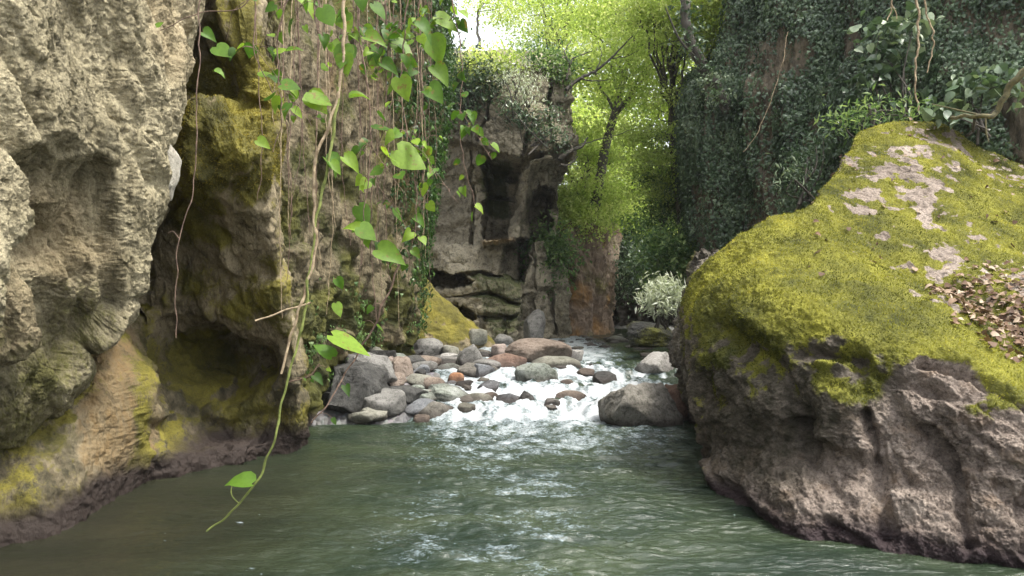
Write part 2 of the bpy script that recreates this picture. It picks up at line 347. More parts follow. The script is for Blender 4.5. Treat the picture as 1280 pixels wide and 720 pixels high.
# ------------------------------------------------------------------ cliffs
def build_patch(name, rows, nr, nc, disp, mat, attrfn, label, cat, carve=None, kind=None, root=None):
    G = surf(rows, nr, nc); N = gnormals(G)
    if carve is not None: G = carve(G, N); N = gnormals(gblur(G, max(4, nr // 60)))
    for q, f in enumerate(disp if isinstance(disp, list) else [disp]):
        D_ = f(G, N)
        if q == 0 and nr > 400: D_ = gblur(D_[..., None], 2)[..., 0]
        G = G + N * D_[..., None]; N = gnormals(gblur(G, max(4, nr // 60)))
    N = gnormals(gblur(G, 2))
    at = attrfn(G, N) if attrfn else {}
    fl = orient(G)
    if root is None:
        o = mesh_obj(name, G, gfaces(nr, nc, flip=fl), mat, attrs=at); tag(o, label, cat, kind=kind)
    else: o = child(name, G, gfaces(nr, nc, flip=fl), mat, root, at)
    return o, G, N, at
def row(py, cols): return [P(a, py, d) for a, d in cols]
def zrow(z, cols): return [PZ(a, z, d) for a, d in cols]
def wetness(G, top=.16): return ss(top + .12, top - .06, G[..., 2] + .12 * fbm(G * 2.5, 3, 77))

# near pale bulge
rowsA = [zrow(9.0, [(-700, 3.4), (-300, 3.6), (-60, 4.2), (100, 5.2), (200, 6.2), (250, 6.9), (200, 9)]),
         row(-160, [(-420, 2.9), (-200, 3.1), (-60, 3.6), (60, 4.3), (160, 5.1), (254, 6.3), (215, 7.8)]),
         row(-60, [(-420, 2.8), (-200, 3.0), (-60, 3.5), (60, 4.2), (158, 5.0), (252, 6.2), (215, 7.6)]),
         row(40, [(-420, 2.8), (-200, 3.0), (-60, 3.5), (60, 4.2), (152, 5.0), (240, 6.1), (205, 7.6)]),
         row(120, [(-420, 2.8), (-200, 2.95), (-60, 3.4), (55, 4.1), (148, 4.9), (226, 6.0), (190, 7.6)]),
         row(190, [(-420, 2.8), (-200, 2.9), (-60, 3.35), (50, 4.0), (140, 4.85), (214, 5.95), (180, 7.6)]),
         row(260, [(-420, 2.8), (-200, 2.9), (-65, 3.3), (42, 3.95), (130, 4.8), (204, 5.9), (170, 7.5)]),
         row(330, [(-420, 2.8), (-200, 2.9), (-70, 3.25), (35, 3.9), (112, 4.7), (184, 5.75), (150, 7.3)]),
         row(390, [(-420, 2.9), (-200, 2.95), (-75, 3.25), (25, 3.85), (90, 4.6), (150, 5.5), (125, 7.1)]),
         row(450, [(-420, 3.0), (-200, 3.0), (-80, 3.35), (8, 3.9), (60, 4.6), (105, 5.35), (90, 7.0)]),
         row(520, [(-420, 3.1), (-200, 3.2), (-90, 3.6), (-20, 4.1), (25, 4.7), (62, 5.3), (50, 6.9)]),
         row(590, [(-420, 3.2), (-220, 3.5), (-120, 3.9), (-60, 4.3), (-20, 4.9), (10, 5.5), (0, 6.9)]),
         zrow(-.5, [(-420, 3.1), (-260, 3.5), (-160, 3.9), (-110, 4.4), (-80, 5), (-60, 5.6), (-50, 6.9)])]
def strat(G, k=.4):
    a = G[..., 1] * .45 - G[..., 2] * .9; c = G[..., 1] * .9 + G[..., 2] * .45
    return np.stack([G[..., 0], c, a * k], -1)
def dispA(G, N):
    q = strat(G); return facets(q, 1.0, 2, 3, .45) * .15 + fbm(q * 1.2, 4, 2) * .14 - np.clip(1 - np.abs(noise(q * 1.5, 14)) * 10, 0, 1) * .07
def dispA2(G, N):
    q = strat(G, .6)
    return facets(q, 7, 31, 2, .55, .4) * .012 + fbm(G * 9, 6, 9, .68) * .024 - ss(.12, .38, fbm(q * 13, 3, 31)) * .018 - ss(.2, .4, fbm(G * 28, 2, 33)) * .009
def carveA(G, N):
    px, py = proj(G)
    # folds running down the face and the hollow under the front bulge
    for pts, dep, wd in (([(215, -60), (200, 60), (212, 150), (188, 260), (186, 330)], .0, 12), ([(85, 215), (78, 260), (90, 300), (52, 330), (30, 420), (0, 480), (-60, 560)], .28, 20),
                         ([(130, 230), (128, 290), (100, 360), (95, 430)], .16, 14), ([(100, 0), (140, 80), (165, 160), (185, 230)], .09, 9), ([(-40, 130), (40, 200), (85, 225)], .08, 10)):
        if dep:
            d = linedist(px, py, pts); s = ss(0, 1, 1 - d / (wd * 2.6))
            G = G - N * (s * dep)[..., None]
    return G
def atA(G, N):
    px, py = proj(G)
    m = .34 * ss(.1, .5, fbm(G * 1.3, 4, 50)) + .42 * ss(260, 420, py + 160 * fbm(G * 2, 4, 52)) + .5 * ss(60, -60, linedist(px, py, [(0, 560), (60, 470), (120, 400)]))* .6
    return {'moss': m, 'stain': ss(.1, .5, fbm(G * .9, 3, 51)) * .25, 'algae_shade': np.clip(ss(330, 470, py + 150 * fbm(G * 2, 4, 53)) * (.5 + 1.2 * fbm(G * 4, 5, 69, .7)), 0, .8), 'wet': wetness(G)}
build_patch('rock_wall', rowsA, 900, 620, [dispA, dispA2], M_pale, atA, 'pale tan pitted rock bulge overhanging the left edge of the pool', 'rock wall', carveA)

# pale slab wedged on edge of the bulge is made with the stones below
# brown mossy wall behind it, with ledge and hollow
def colsB(ds, pxs=(-90, 110, 165, 212, 250, 290, 325, 347, 340)): return list(zip(pxs, ds))
rowsB = [zrow(9.5, colsB((8, 8, 8, 8, 8, 7.8, 7.8, 8.2, 9.6))),
         row(-200, colsB((7.6, 7.6, 7.5, 7.3, 7.1, 6.9, 6.8, 7.4, 9.2), (-90, 110, 165, 212, 250, 275, 300, 318, 320))),
         row(-60, colsB((7.4, 7.4, 7.3, 7.1, 6.95, 6.7, 6.6, 7.2, 9.0), (-90, 110, 165, 212, 245, 270, 298, 318, 322))),
         row(40, colsB((7.4, 7.4, 7.3, 7.1, 6.9, 6.65, 6.5, 7.1, 9.0), (-90, 110, 165, 212, 250, 285, 308, 328, 332))),
         row(95, colsB((7.4, 7.4, 7.3, 7.1, 6.9, 6.8, 6.6, 7.0, 9.0), (-90, 110, 165, 212, 250, 290, 320, 338, 342))),
         row(120, colsB((7.6, 7.6, 7.6, 7.2, 6.9, 6.75, 6.5, 6.8, 9.0), (-90, 110, 165, 214, 250, 290, 325, 348, 350))),
         row(138, colsB((7.6, 7.6, 7.5, 6.8, 6.3, 6.3, 6.3, 6.7, 9.0), (-90, 110, 165, 218, 255, 292, 328, 351, 352))),
         row(190, colsB((7.6, 7.6, 7.4, 6.6, 6.15, 6.15, 6.25, 6.7, 9.0), (-90, 110, 165, 216, 255, 292, 326, 350, 352))),
         row(240, colsB((7.6, 7.6, 7.4, 6.8, 6.5, 6.45, 6.4, 6.8, 9.0), (-90, 110, 165, 206, 245, 285, 322, 346, 350))),
         row(310, colsB((7.6, 7.6, 7.5, 7.2, 7.1, 6.9, 6.8, 6.95, 9.0), (-90, 110, 160, 196, 240, 285, 325, 350, 354))),
         row(380, colsB((7.2, 7.2, 7.2, 7.2, 7.2, 7.1, 7.0, 7.05, 9.0), (-90, 90, 150, 200, 245, 290, 330, 360, 362))),
         row(430, colsB((6.0, 6.0, 6.0, 7.0, 7.35, 7.35, 7.2, 7.15, 9.0), (-90, 80, 140, 180, 240, 290, 335, 370, 368))),
         row(480, colsB((5.4, 5.5, 5.7, 6.7, 7.1, 7.25, 7.25, 7.25, 9.0), (-90, 75, 150, 185, 240, 295, 345, 376, 372))),
         row(540, colsB((4.9, 5.1, 5.6, 6.4, 6.9, 7.2, 7.3, 7.5, 9.0), (-90, 70, 155, 195, 245, 300, 348, 378, 372))),
         zrow(.08, colsB((4.35, 4.8, 5.6, 6.1, 6.5, 6.8, 7.2, 7.6, 9.0), (-90, 75, 152, 195, 245, 300, 345, 376, 370))),
         zrow(-.6, colsB((4.4, 4.9, 5.7, 6.3, 6.7, 7.0, 7.4, 7.8, 9.2), (-90, 75, 145, 190, 240, 295, 340, 366, 360)))]
def dispB(G, N):
    q = G * np.array([1, 1, .6])
    px, py = proj(G); k = 1 - .65 * ss(190, 150, px) * ss(370, 420, py)
    return (facets(q, 1.5, 12, 3, .5) * .12 + fbm(q * 1.5, 4, 12) * .12) * k
def dispB2(G, N):
    f1, f2, i = worley(G * 5.2, 5)
    return fbm(G * 6, 6, 19, .68) * .045 + facets(G * np.array([1, 1, .6]), 6.5, 41, 2) * .016
def carveB(G, N):
    px, py = proj(G)
    c = ss(30, -15, polysdf(px, py, [(200, 418), (260, 425), (340, 440), (345, 470), (300, 485), (240, 470), (205, 445)]))
    G = G + np.stack([-c * .1, c * .55, 0 * c], -1)
    c = ss(14, 0, linedist(px, py, [(168, 400), (160, 500), (166, 600)])); G = G + np.stack([0 * c, c * .35, 0 * c], -1)
    c = ss(20, -5, polysdf(px, py, [(228, 60), (262, 30), (285, 60), (290, 110), (235, 118)])); G = G + np.stack([0 * c, c * .12, 0 * c], -1)
    return G
def atB(G, N):
    px, py = proj(G); n = fbm(G * 2.2, 4, 60)
    ledge = ss(16, -12, polysdf(px, py, [(222, 130), (330, 118), (352, 130), (348, 200), (300, 215), (255, 262), (225, 250)]) + n * 40)
    ridge = ss(14, -8, polysdf(px, py, [(282, -80), (312, -80), (318, 40), (340, 125), (352, 230), (322, 170), (296, 90)]) + n * 14)
    up = ss(.25, .8, N[..., 2] + n * .5)
    low = (.2 + .9 * fbm(G * 7, 4, 63, .7)) * ss(60, 0, polysdf(px, py, [(60, 420), (165, 420), (230, 480), (240, 560), (60, 640), (20, 560)]) + n * 60)
    st = ss(26, 0, polysdf(px, py, [(118, 440), (160, 430), (168, 560), (150, 600), (120, 560)]) + n * 30 + fbm(G * 8, 4, 65, .7) * 34) * .85
    st = np.maximum(st, .5 * ss(20, 0, linedist(px, py, [(185, 470), (195, 540)]) + n * 14))
    st = np.maximum(st, .35 * ledge)
    return {'moss': np.clip(np.maximum.reduce([ledge, ridge, up * .7, low, .47 + .9 * n]) * (py > -300), 0, 1) * (1 - st * .5), 'stain': st, 'algae_shade': np.clip(ss(395, 470, py + 60 * n) * (.75 + 1.6 * fbm(G * 4, 5, 68, .7)) * (1 - .9 * st), 0, 1), 'wet': wetness(G, .2)}
rootB = None
oB, GB, NB, aB = build_patch('rock_ledge', rowsB, 860, 520, [dispB, dispB2], M_left, atB, 'brown rock face with a golden mossy ledge above a dark hollow', 'rock face', carveB)

# striated wall receding behind
def rC(f, ds, px): return f(list(zip(px, ds)))
rowsC = [zrow(10, [(250, 9.6), (330, 9.6), (400, 10), (460, 11), (520, 12.2), (556, 13.4), (548, 16)]),
         row(-150, [(250, 9.0), (322, 7.8), (380, 8.3), (440, 9.3), (510, 10.8), (556, 12.4), (550, 15)]),
         row(0, [(250, 9.0), (325, 7.7), (380, 8.2), (440, 9.2), (508, 10.7), (550, 12.3), (548, 15)]),
         row(120, [(250, 9.0), (335, 7.5), (385, 8.1), (440, 9.2), (505, 10.6), (548, 12.2), (546, 15)]),
         row(230, [(250, 9.0), (338, 7.5), (388, 8.2), (440, 9.2), (495, 10.6), (534, 12.2), (532, 15)]),
         row(330, [(250, 9.0), (345, 7.6), (392, 8.3), (440, 9.3), (488, 10.6), (522, 12.2), (520, 15)]),
         row(400, [(250, 9.0), (352, 7.7), (395, 8.4), (438, 9.4), (482, 10.8), (520, 12.3), (518, 15)]),
         row(450, [(250, 9.0), (360, 7.9), (385, 8.4), (420, 9.4), (468, 10.9), (510, 12.4), (510, 15)]),
         zrow(-.5, [(250, 9.0), (365, 8.1), (385, 8.7), (410, 9.8), (460, 11.2), (500, 12.6), (500, 15)])]
def dispC(G, N):
    q = G * np.array([1, 1, .3]); blend = ss(4, 1, G[..., 2])
    return facets(q, 1.7, 22, 3, .5) * .14 + fbm(G * np.array([6, 6, 1]), 5, 23, .65) * .11 * (1 - .6 * blend) + blend * facets(G, 1.8, 26, 3, .5) * .16
def dispC2(G, N): return fbm(G * np.array([7, 7, 5]), 5, 24, .68) * .06 + fbm(G * np.array([24, 24, 8]), 3, 25, .6, True) * .012
def atC(G, N):
    px, py = proj(G); n = fbm(G * 1.7, 4, 61)
    return {'moss': np.clip(.42 + 1.1 * n + .35 * ss(300, 420, py), 0, .85), 'stain': .3 * ss(.1, .5, fbm(G * 1.1, 3, 62)), 'wet': wetness(G, .1)}
oC, GC, NC, aC = build_patch('striated_cliff', rowsC, 760, 520, [dispC, dispC2], M_str, atC, 'tall brown cliff face with vertical striations behind the hanging vines', 'cliff')

# mossy slope at its foot
rowsS = [row(300, [(400, 13.9), (470, 13.5), (500, 13.9), (512, 14.7), (505, 16.5)]),
         row(352, [(400, 13.7), (480, 13.1), (508, 13.5), (532, 14.3), (520, 16.5)]),
         row(385, [(400, 13.4), (482, 13.0), (520, 13.4), (570, 14.3), (550, 16.5)]),
         row(412, [(400, 13.3), (482, 12.9), (530, 13.3), (600, 14.4), (575, 16.5)]),
         row(436, [(400, 13.2), (482, 12.8), (535, 13.3), (622, 14.5), (600, 16.5)]),
         zrow(-.2, [(400, 13.4), (482, 12.9), (540, 13.5), (634, 14.6), (610, 16.5)])]
def atS(G, N):
    px, py = proj(G); return {'moss': np.clip(.9 - .7 * ss(.0, .5, fbm(G * 3, 4, 64)) - ss(415, 436, py) * .5, 0, 1), 'stain': .12 + 0 * py, 'wet': 0 * py}
build_patch('mossy_slope', rowsS, 200, 240, [lambda G, N: fbm(G * 1.6, 5, 66, .5) * .13 + fbm(G * 12, 4, 67, .6) * .03], M_left, atS, 'yellow green mossy rock slope tapering down to the river stones', 'rock slope')

# cave cliff
cx = (480, 530, 565, 600, 640, 675, 700, 712, 700)
def rowK(py, px=cx, d=(17, 16.8, 16.4, 16, 15.8, 15.9, 16.3, 17, 21)): return row(py, list(zip(px, d)))
rowsK = [rowK(66, (480, 530, 572, 605, 640, 672, 694, 704, 690), (22, 22, 22, 22, 22, 22, 22, 22, 24)),
         rowK(74, (480, 530, 572, 605, 640, 672, 696, 708, 695), (17.6, 17.3, 17, 16.8, 16.7, 16.8, 17.2, 17.8, 22)),
         rowK(96, d=(17, 16.8, 16.4, 16.1, 15.9, 15.9, 16.3, 17, 21)),
         rowK(150, d=(17, 16.7, 16.2, 15.7, 15.4, 15.5, 16, 16.9, 21)),
         rowK(192, (480, 530, 565, 600, 640, 675, 704, 718, 700), d=(17, 16.8, 16.2, 15.6, 15.3, 15.3, 15.8, 16.7, 21)),
         rowK(225, (480, 530, 565, 600, 640, 670, 690, 700, 690), d=(17.2, 17, 16.6, 16.4, 16, 15.9, 16.2, 17, 21)),
         rowK(290, (480, 530, 565, 600, 640, 670, 688, 698, 688), d=(17, 16.6, 16.4, 16.3, 16.2, 16.4, 16.8, 17.3, 21)),
         rowK(350, (480, 530, 565, 600, 640, 670, 695, 712, 700), d=(16.8, 16.4, 16, 15.8, 15.9, 16.3, 16.8, 17.4, 21)),
         rowK(400, (480, 530, 565, 600, 640, 670, 698, 716, 700), d=(16.6, 16.3, 15.9, 15.7, 15.8, 16.3, 16.9, 17.5, 21)),
         zrow(.1, list(zip((480, 530, 565, 600, 640, 675, 702, 720, 700), (16.6, 16.3, 15.9, 15.8, 16, 16.4, 17, 17.6, 21))))]
cav = [((585, 176), (622, 186), (652, 198), (650, 225), (640, 262), (632, 300), (606, 298), (596, 262), (590, 215)),]
def carveK(G, N):
    px, py = proj(G); wob = fbm(G * 1.6, 3, 70) * 4; px = px + wob; py = py + fbm(G * 1.6, 3, 79) * 4
    def push(G, s, d): return G + np.stack([0 * s, s * d, 0 * s], -1)
    G = push(G, ss(1.5, -2.5, polysdf(px, py, [(500, 170), (579, 176), (654, 191), (686, 188), (712, 176), (712, 300), (636, 302), (606, 300), (575, 304), (500, 310)])), .75)
    G = push(G, ss(1.5, -3, polysdf(px, py, [(598, 178), (622, 184), (652, 196), (650, 250), (640, 272), (634, 300), (612, 300), (600, 268), (603, 220)])), .95)
    G = push(G, ss(2, -2, polysdf(px, py, [(606, 184), (650, 196), (647, 214), (610, 206)])), .7)
    G = push(G, ss(2, -4, polysdf(px, py, [(662, 245), (668, 230), (680, 223), (692, 230), (695, 262), (684, 300), (664, 300)])), 1.7)
    G = push(G, ss(2, -5, polysdf(px, py, [(630, 305), (650, 296), (668, 296), (656, 352), (646, 352), (628, 340)])), 1.9)
    G = push(G, ss(1, -3, polysdf(px, py, [(648, 296), (720, 290), (730, 440), (650, 440), (652, 350)])), .7)
    G = push(G, ss(2, -2, polysdf(px, py, [(520, 342), (572, 344), (590, 352), (560, 358), (520, 356)])), 1.0)
    G = push(G, ss(2, -2, polysdf(px, py, [(530, 392), (575, 384), (592, 398), (560, 412), (530, 410)])), .9)
    for pts, dep in (([(566, 346), (600, 340), (650, 350)], .4), ([(560, 372), (610, 366), (648, 380)], .25), ([(596, 396), (640, 398), (656, 392)], .3), ([(604, 398), (602, 425)], .25), ([(632, 398), (630, 425)], .2), ([(612, 120), (608, 150), (598, 172)], .3), ([(655, 110), (660, 150), (655, 190)], .35),
                     ([(690, 84), (684, 140), (690, 180)], .45), ([(668, 300), (672, 420)], .25), ([(690, 300), (694, 420)], .3), ([(600, 232), (648, 240)], .25), ([(584, 180), (590, 240), (586, 300)], .25)):
        G = push(G, ss(3.5, 0, linedist(px, py, pts)), dep)
    s = ss(9, 4, linedist(px, py, [(688, 196), (664, 206), (656, 222), (654, 256), (642, 298)])); G = push(G, s, -.75)
    s = ss(3, 1, linedist(px, py, [(606, 303), (644, 301)])); G = push(G, s, -.7)
    return G
def dispK(G, N):
    f1, f2, i = worley(G * np.array([1.0, 1.0, 1.5]), 8)
    return facets(G * np.array([.8, .8, 1.5]), 1.0, 8, 3, .5, .08) * .17
def dispK2(G, N):
    f1, f2, i = worley(G * np.array([3, 3, 4.5]), 9)
    return facets(G * np.array([1, 1, .6]), 3.2, 9, 2) * .06 + fbm(G * 5, 5, 73, .65) * .075
def atK(G, N):
    px, py = proj(G); n = fbm(G * 1.2, 4, 75)
    m = .8 * ss(12, -8, polysdf(px, py, [(602, 195), (640, 205), (630, 270), (604, 260)]) + n * 14) + .55 * ss(14, -6, polysdf(px, py, [(595, 350), (650, 345), (655, 415), (615, 425)]) + n * 14)
    st = ss(5, 0, linedist(px, py, [(604, 303), (642, 300)])) * .8
    return {'moss': np.clip(m + ss(.5, .9, N[..., 2]) * .4, 0, 1), 'stain': st, 'wet': 0 * px}
oK, GK, NK, aK = build_patch('cave_cliff', rowsK, 620, 520, [dispK, dispK2], M_cave, atK, 'pale layered cliff with a dark overhang cavity and deep black cleft', 'cliff', carveK)

# far cliff pillar and end wall
rowsP = [row(284, [(640, 21), (690, 20.4), (725, 20), (752, 20.6), (762, 22), (755, 26)]),
         row(296, [(640, 20), (690, 19.4), (725, 19), (752, 19.8), (764, 21.4), (755, 26)]),
         row(350, [(640, 20), (690, 19.2), (725, 18.8), (748, 19.6), (760, 21.2), (755, 26)]),
         row(395, [(640, 20), (690, 19), (722, 18.6), (742, 19.4), (756, 21), (752, 26)]),
         zrow(.1, [(640, 20), (690, 18.8), (722, 18.4), (742, 19.2), (754, 20.8), (750, 26)])]
build_patch('cliff_pillar', rowsP, 300, 240, [lambda G, N: fbm(G * np.array([1, 1, .3]) * 1.5, 5, 80, .6, True) * .35 + fbm(G * 6, 4, 81) * .06], M_far,
            lambda G, N: {'moss': .3 + .5 * fbm(G, 3, 82), 'stain': ss(.05, .4, fbm(G * 1.1, 3, 83)), 'wet': 0 * G[..., 0]}, 'distant brown rock pillar at the bend of the gorge', 'cliff')
rowsE = [row(-200, [(560, 46), (660, 40), (760, 36), (860, 34), (960, 30)])] and [row(250, [(560, 44), (660, 38), (760, 34), (850, 30), (960, 26)]),
         row(262, [(560, 40), (660, 34), (760, 29), (850, 26), (960, 22)]),
         row(330, [(560, 38), (660, 32), (760, 26), (850, 23.5), (960, 20)]), row(385, [(560, 38), (660, 31), (760, 25), (850, 23), (960, 19.5)]),
         zrow(.0, [(560, 38), (660, 31), (760, 25), (850, 22.8), (960, 19)])]
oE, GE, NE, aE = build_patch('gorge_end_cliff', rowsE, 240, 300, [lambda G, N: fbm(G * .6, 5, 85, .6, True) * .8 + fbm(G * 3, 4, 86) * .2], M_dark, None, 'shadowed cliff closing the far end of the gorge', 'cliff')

# right ivy cliff
pr = (860, 878, 896, 922, 960, 1030, 1120, 1230, 1400, 1700)
dR = (18, 14.6, 13.9, 13.4, 12.9, 12, 11, 10, 8.8, 7.4)
def rowR(py, off=0, px=pr, sh=0): return row(py, [(a + (sh if k < 4 else sh * .3), d + off) for k, (a, d) in enumerate(zip(px, dR))])
rowsR = [zrow(12, list(zip(pr, [d + 1.2 for d in dR]))), rowR(-220, .5, sh=50), rowR(-60, .3, sh=52), rowR(40, .1, sh=46), rowR(92, 0, sh=30), rowR(120, -.1, sh=4), rowR(190, -.1, sh=0), rowR(240, 0, sh=2),
         rowR(320, .1, sh=14), rowR(370, .1, sh=20), zrow(-.3, [(a + 20, d) for a, d in zip(pr, dR)])]
def dispR(G, N): return fbm(G * np.array([1, 1, .22]) * .9, 4, 90, .55, True) * .42 + fbm(G * np.array([1, 1, .5]) * 3, 4, 91, .6) * .12
def dispR2(G, N): return fbm(G * np.array([9, 9, 4]), 5, 92, .62) * .04
oR, GR, NR, aR = build_patch('ivy_cliff', rowsR, 520, 640, [dispR, dispR2], M_right, lambda G, N: {'moss': .1 + .5 * fbm(G, 3, 93), 'stain': 0 * G[..., 0], 'wet': 0 * G[..., 0]}, 'tall brown cliff on the right mostly hidden under dark ivy', 'cliff')

# ------------------------------------------------------------------ the great boulder
rowsQ = [[PZ(x, 0.3, d) for x, d in ((1000, 11), (1020, 11), (1060, 11.2), (1120, 11.4), (1180, 11.4), (1240, 11.2), (1300, 10.8), (1420, 10), (1580, 9.6))],
         [P(*q) for q in ((1085, 226, 10), (1066, 206, 9.4), (1085, 194, 9.5), (1130, 182, 9.6), (1180, 188, 9.6), (1230, 216, 9.4), (1290, 241, 9.1), (1400, 283, 8.8), (1560, 343, 8.5))],
         [P(*q) for q in ((1085, 221, 9.6), (1060, 194, 8.6), (1080, 179, 8.8), (1130, 169, 9), (1180, 175, 9), (1230, 204, 8.8), (1290, 231, 8.5), (1400, 273, 8.2), (1560, 333, 8))],
         [P(*q) for q in ((1060, 268, 9.2), (1032, 234, 7.9), (1060, 221, 8.0), (1110, 211, 8.1), (1165, 214, 8.1), (1225, 241, 8.0), (1290, 266, 7.8), (1400, 298, 7.5), (1560, 348, 7.2))],
         [P(*q) for q in ((1020, 313, 9), (1004, 265, 7.2), (1045, 265, 7.2), (1095, 270, 7.3), (1150, 276, 7.3), (1215, 298, 7.1), (1290, 318, 7.0), (1400, 348, 6.8), (1560, 383, 6.5))],
         [P(*q) for q in ((960, 330, 9), (950, 287, 7.2), (1000, 268, 6.95), (1060, 297, 6.7), (1125, 325, 6.6), (1190, 350, 6.45), (1285, 362, 6.3), (1400, 385, 6.1), (1560, 420, 5.8))],
         [P(*q) for q in ((920, 360, 9), (900, 318, 7.1), (950, 294, 6.75), (1050, 303, 6.45), (1120, 345, 6.2), (1185, 374, 6.0), (1285, 415, 5.7), (1400, 450, 5.5), (1560, 490, 5.2))],
         [P(*q) for q in ((890, 390, 9), (873, 345, 7.1), (925, 325, 6.5), (1030, 320, 6.15), (1105, 355, 5.85), (1180, 392, 5.6), (1268, 446, 5.2), (1380, 500, 4.8), (1530, 560, 4.4))],
         [P(*q) for q in ((880, 430, 9), (856, 400, 6.9), (905, 395, 5.95), (1010, 385, 5.4), (1095, 412, 5.1), (1175, 445, 4.9), (1260, 498, 4.65), (1370, 550, 4.4), (1500, 600, 4.2))],
         [P(*q) for q in ((885, 480, 9), (862, 465, 6.9), (905, 470, 5.85), (1000, 468, 5.2), (1088, 486, 4.9), (1170, 512, 4.72), (1255, 556, 4.5), (1360, 600, 4.3), (1500, 650, 4.1))],
         [P(*q) for q in ((895, 540, 8.6), (880, 530, 6.8), (912, 548, 5.9), (990, 560, 5.3), (1080, 575, 4.85), (1165, 595, 4.65), (1250, 628, 4.4), (1350, 655, 4.25), (1500, 690, 4.05))],
         [P(*q) for q in ((900, 590, 8), (887, 588, 6.3), (915, 622, 5.5), (978, 652, 4.9), (1066, 675, 4.55), (1160, 690, 4.37), (1260, 704, 4.2), (1370, 717, 4.08), (1500, 728, 3.95))],
         [PZ(x, -.7, d) for x, d in ((910, 7.8), (905, 6.5), (925, 5.8), (980, 5.15), (1066, 4.75), (1160, 4.5), (1260, 4.35), (1370, 4.2), (1500, 4.1))]]
def regQ(G):
    px, py = proj(G)
    return ss(30, -50, polysdf(px, py, [(840, 420), (905, 430), (1010, 430), (1090, 440), (1150, 450), (1180, 450), (1240, 500), (1330, 560), (1330, 800), (800, 800)]))
def dispQ(G, N):
    low = regQ(G); q = G.copy(); q[..., 2] = G[..., 2] + .45 * G[..., 0]
    f1, f2, i = worley(q * np.array([1.3, 1.3, 2.2]), 12)
    px, py = proj(G)
    crag = ss(30, -10, polysdf(px, py, [(1120, 455), (1200, 440), (1240, 500), (1280, 540), (1200, 530), (1150, 510)]))
    return fbm(G * 1.1, 4, 100) * .10 + low * (facets(q * np.array([.8, .8, 1.3]), 1.5, 12, 3, .45) * .13 + fbm(q * 2.5, 5, 101, .6) * .07) + (1 - low) * fbm(G * 3.2, 3, 103) * .03 + crag * (facets(q, 3.5, 44, 2) * .07)
def dispQ2(G, N):
    low = regQ(G); f1, f2, i = worley(G * 6.5, 13)
    return (.35 + .65 * low) * (fbm(G * 7, 6, 105, .7) * .045 + facets(G, 8, 47, 2) * .012) + (1 - low) * np.abs(fbm(G * 8, 3, 48)) * .045 + fbm(G * 30, 3, 106, .6, True) * (.006 + .005 * low)
def carveQ(G, N):
    px, py = proj(G)
    for pts, wd, dep in (([(900, 410), (960, 450), (1010, 520), (1000, 560)], 34, .14), ([(1080, 520), (1100, 600), (1110, 670)], 16, .12), ([(1160, 540), (1200, 600), (1210, 680)], 14, .10), ([(990, 530), (1015, 548)], 14, .22), ([(1150, 455), (1215, 470), (1280, 520)], 10, .10), ([(1000, 440), (1080, 450)], 14, .10)):
        G = G - N * (ss(wd, 0, linedist(px, py, pts)) * dep)[..., None]
    G = G + np.array([0, 0, .07]) * ss(50, 0, linedist(px, py, [(1030, 300), (1060, 318), (1115, 360), (1180, 400), (1262, 455)]))[..., None]
    G = G - np.array([0, 0, .13]) * ss(26, 0, linedist(px, py, [(1050, 280), (1070, 292), (1125, 330), (1190, 362), (1290, 420)]))[..., None]
    return G
def atQ(G, N):
    px, py = proj(G); n = fbm(G * 1.7, 5, 110); n2 = fbm(G * 6, 4, 111)
    m = ss(.02, .5, N[..., 2] + n * .45 + n2 * .3)
    front = ss(30, -25, polysdf(px, py, [(840, 330), (1000, 250), (1280, 430), (1310, 500), (1255, 540), (1190, 475), (1130, 445), (1110, 500), (1150, 545), (1060, 535), (980, 510), (905, 520), (860, 440)]) + n * 60 + n2 * 30)
    steep = ss(20, -40, polysdf(px, py, [(850, 410), (960, 405), (1090, 425), (1180, 470), (1240, 560), (1090, 560), (870, 560)]) + n * 50)
    m = np.maximum(m * (1 - steep), front * (.92 - steep * (.28 - 1.9 * n2 - .8 * n)))
    low = ss(40, -20, polysdf(px, py, [(880, 560), (1000, 500), (1180, 520), (1300, 520), (1300, 760), (860, 760)]) + n * 60); m = m * (1 - .95 * low)
    crag = ss(16, -10, polysdf(px, py, [(1135, 448), (1205, 455), (1235, 500), (1190, 515), (1150, 500)]) + n * 20); m = m * (1 - .9 * crag)
    for poly, k in (([(1085, 190), (1140, 170), (1165, 215), (1200, 240), (1150, 262), (1100, 245), (1090, 290), (1070, 250)], 1), ([(1160, 170), (1195, 180), (1180, 205), (1140, 195)], .8), ([(1130, 330), (1190, 280), (1220, 300), (1200, 345), (1290, 345), (1290, 380), (1180, 365)], 1), ([(1230, 200), (1290, 215), (1290, 245), (1250, 230)], 1)):
        m = m * (1 - .72 * k * ss(10, -16, polysdf(px, py, poly) + 4 + n * 60 + n2 * 95))
    return {'moss': np.clip(m, 0, 1), 'stain': .25 * ss(.1, .4, n2), 'algae_shade': np.clip(ss(30, -40, polysdf(px, py, [(850, 400), (960, 378), (1090, 392), (1150, 440), (1130, 500), (1040, 560), (960, 600), (880, 520)]) + n * 60) * .95 + .8 * ss(60, -40, polysdf(px, py, [(840, 400), (930, 430), (1000, 540), (960, 620), (880, 600)]) + n * 50), 0, 1), 'wet': wetness(G, .1)}  # dark film on the face; second outline paints shade into the undercut
bo = empty('mossy_boulder', (3.2, 7.0, 0), 'huge boulder topped with yellow green moss at the right of the pool', 'boulder')
oQ, GQ, NQ, aQ = build_patch('boulder_body', rowsQ, 900, 720, [dispQ, dispQ2], M_bould, atQ, None, None, carveQ, root=bo)
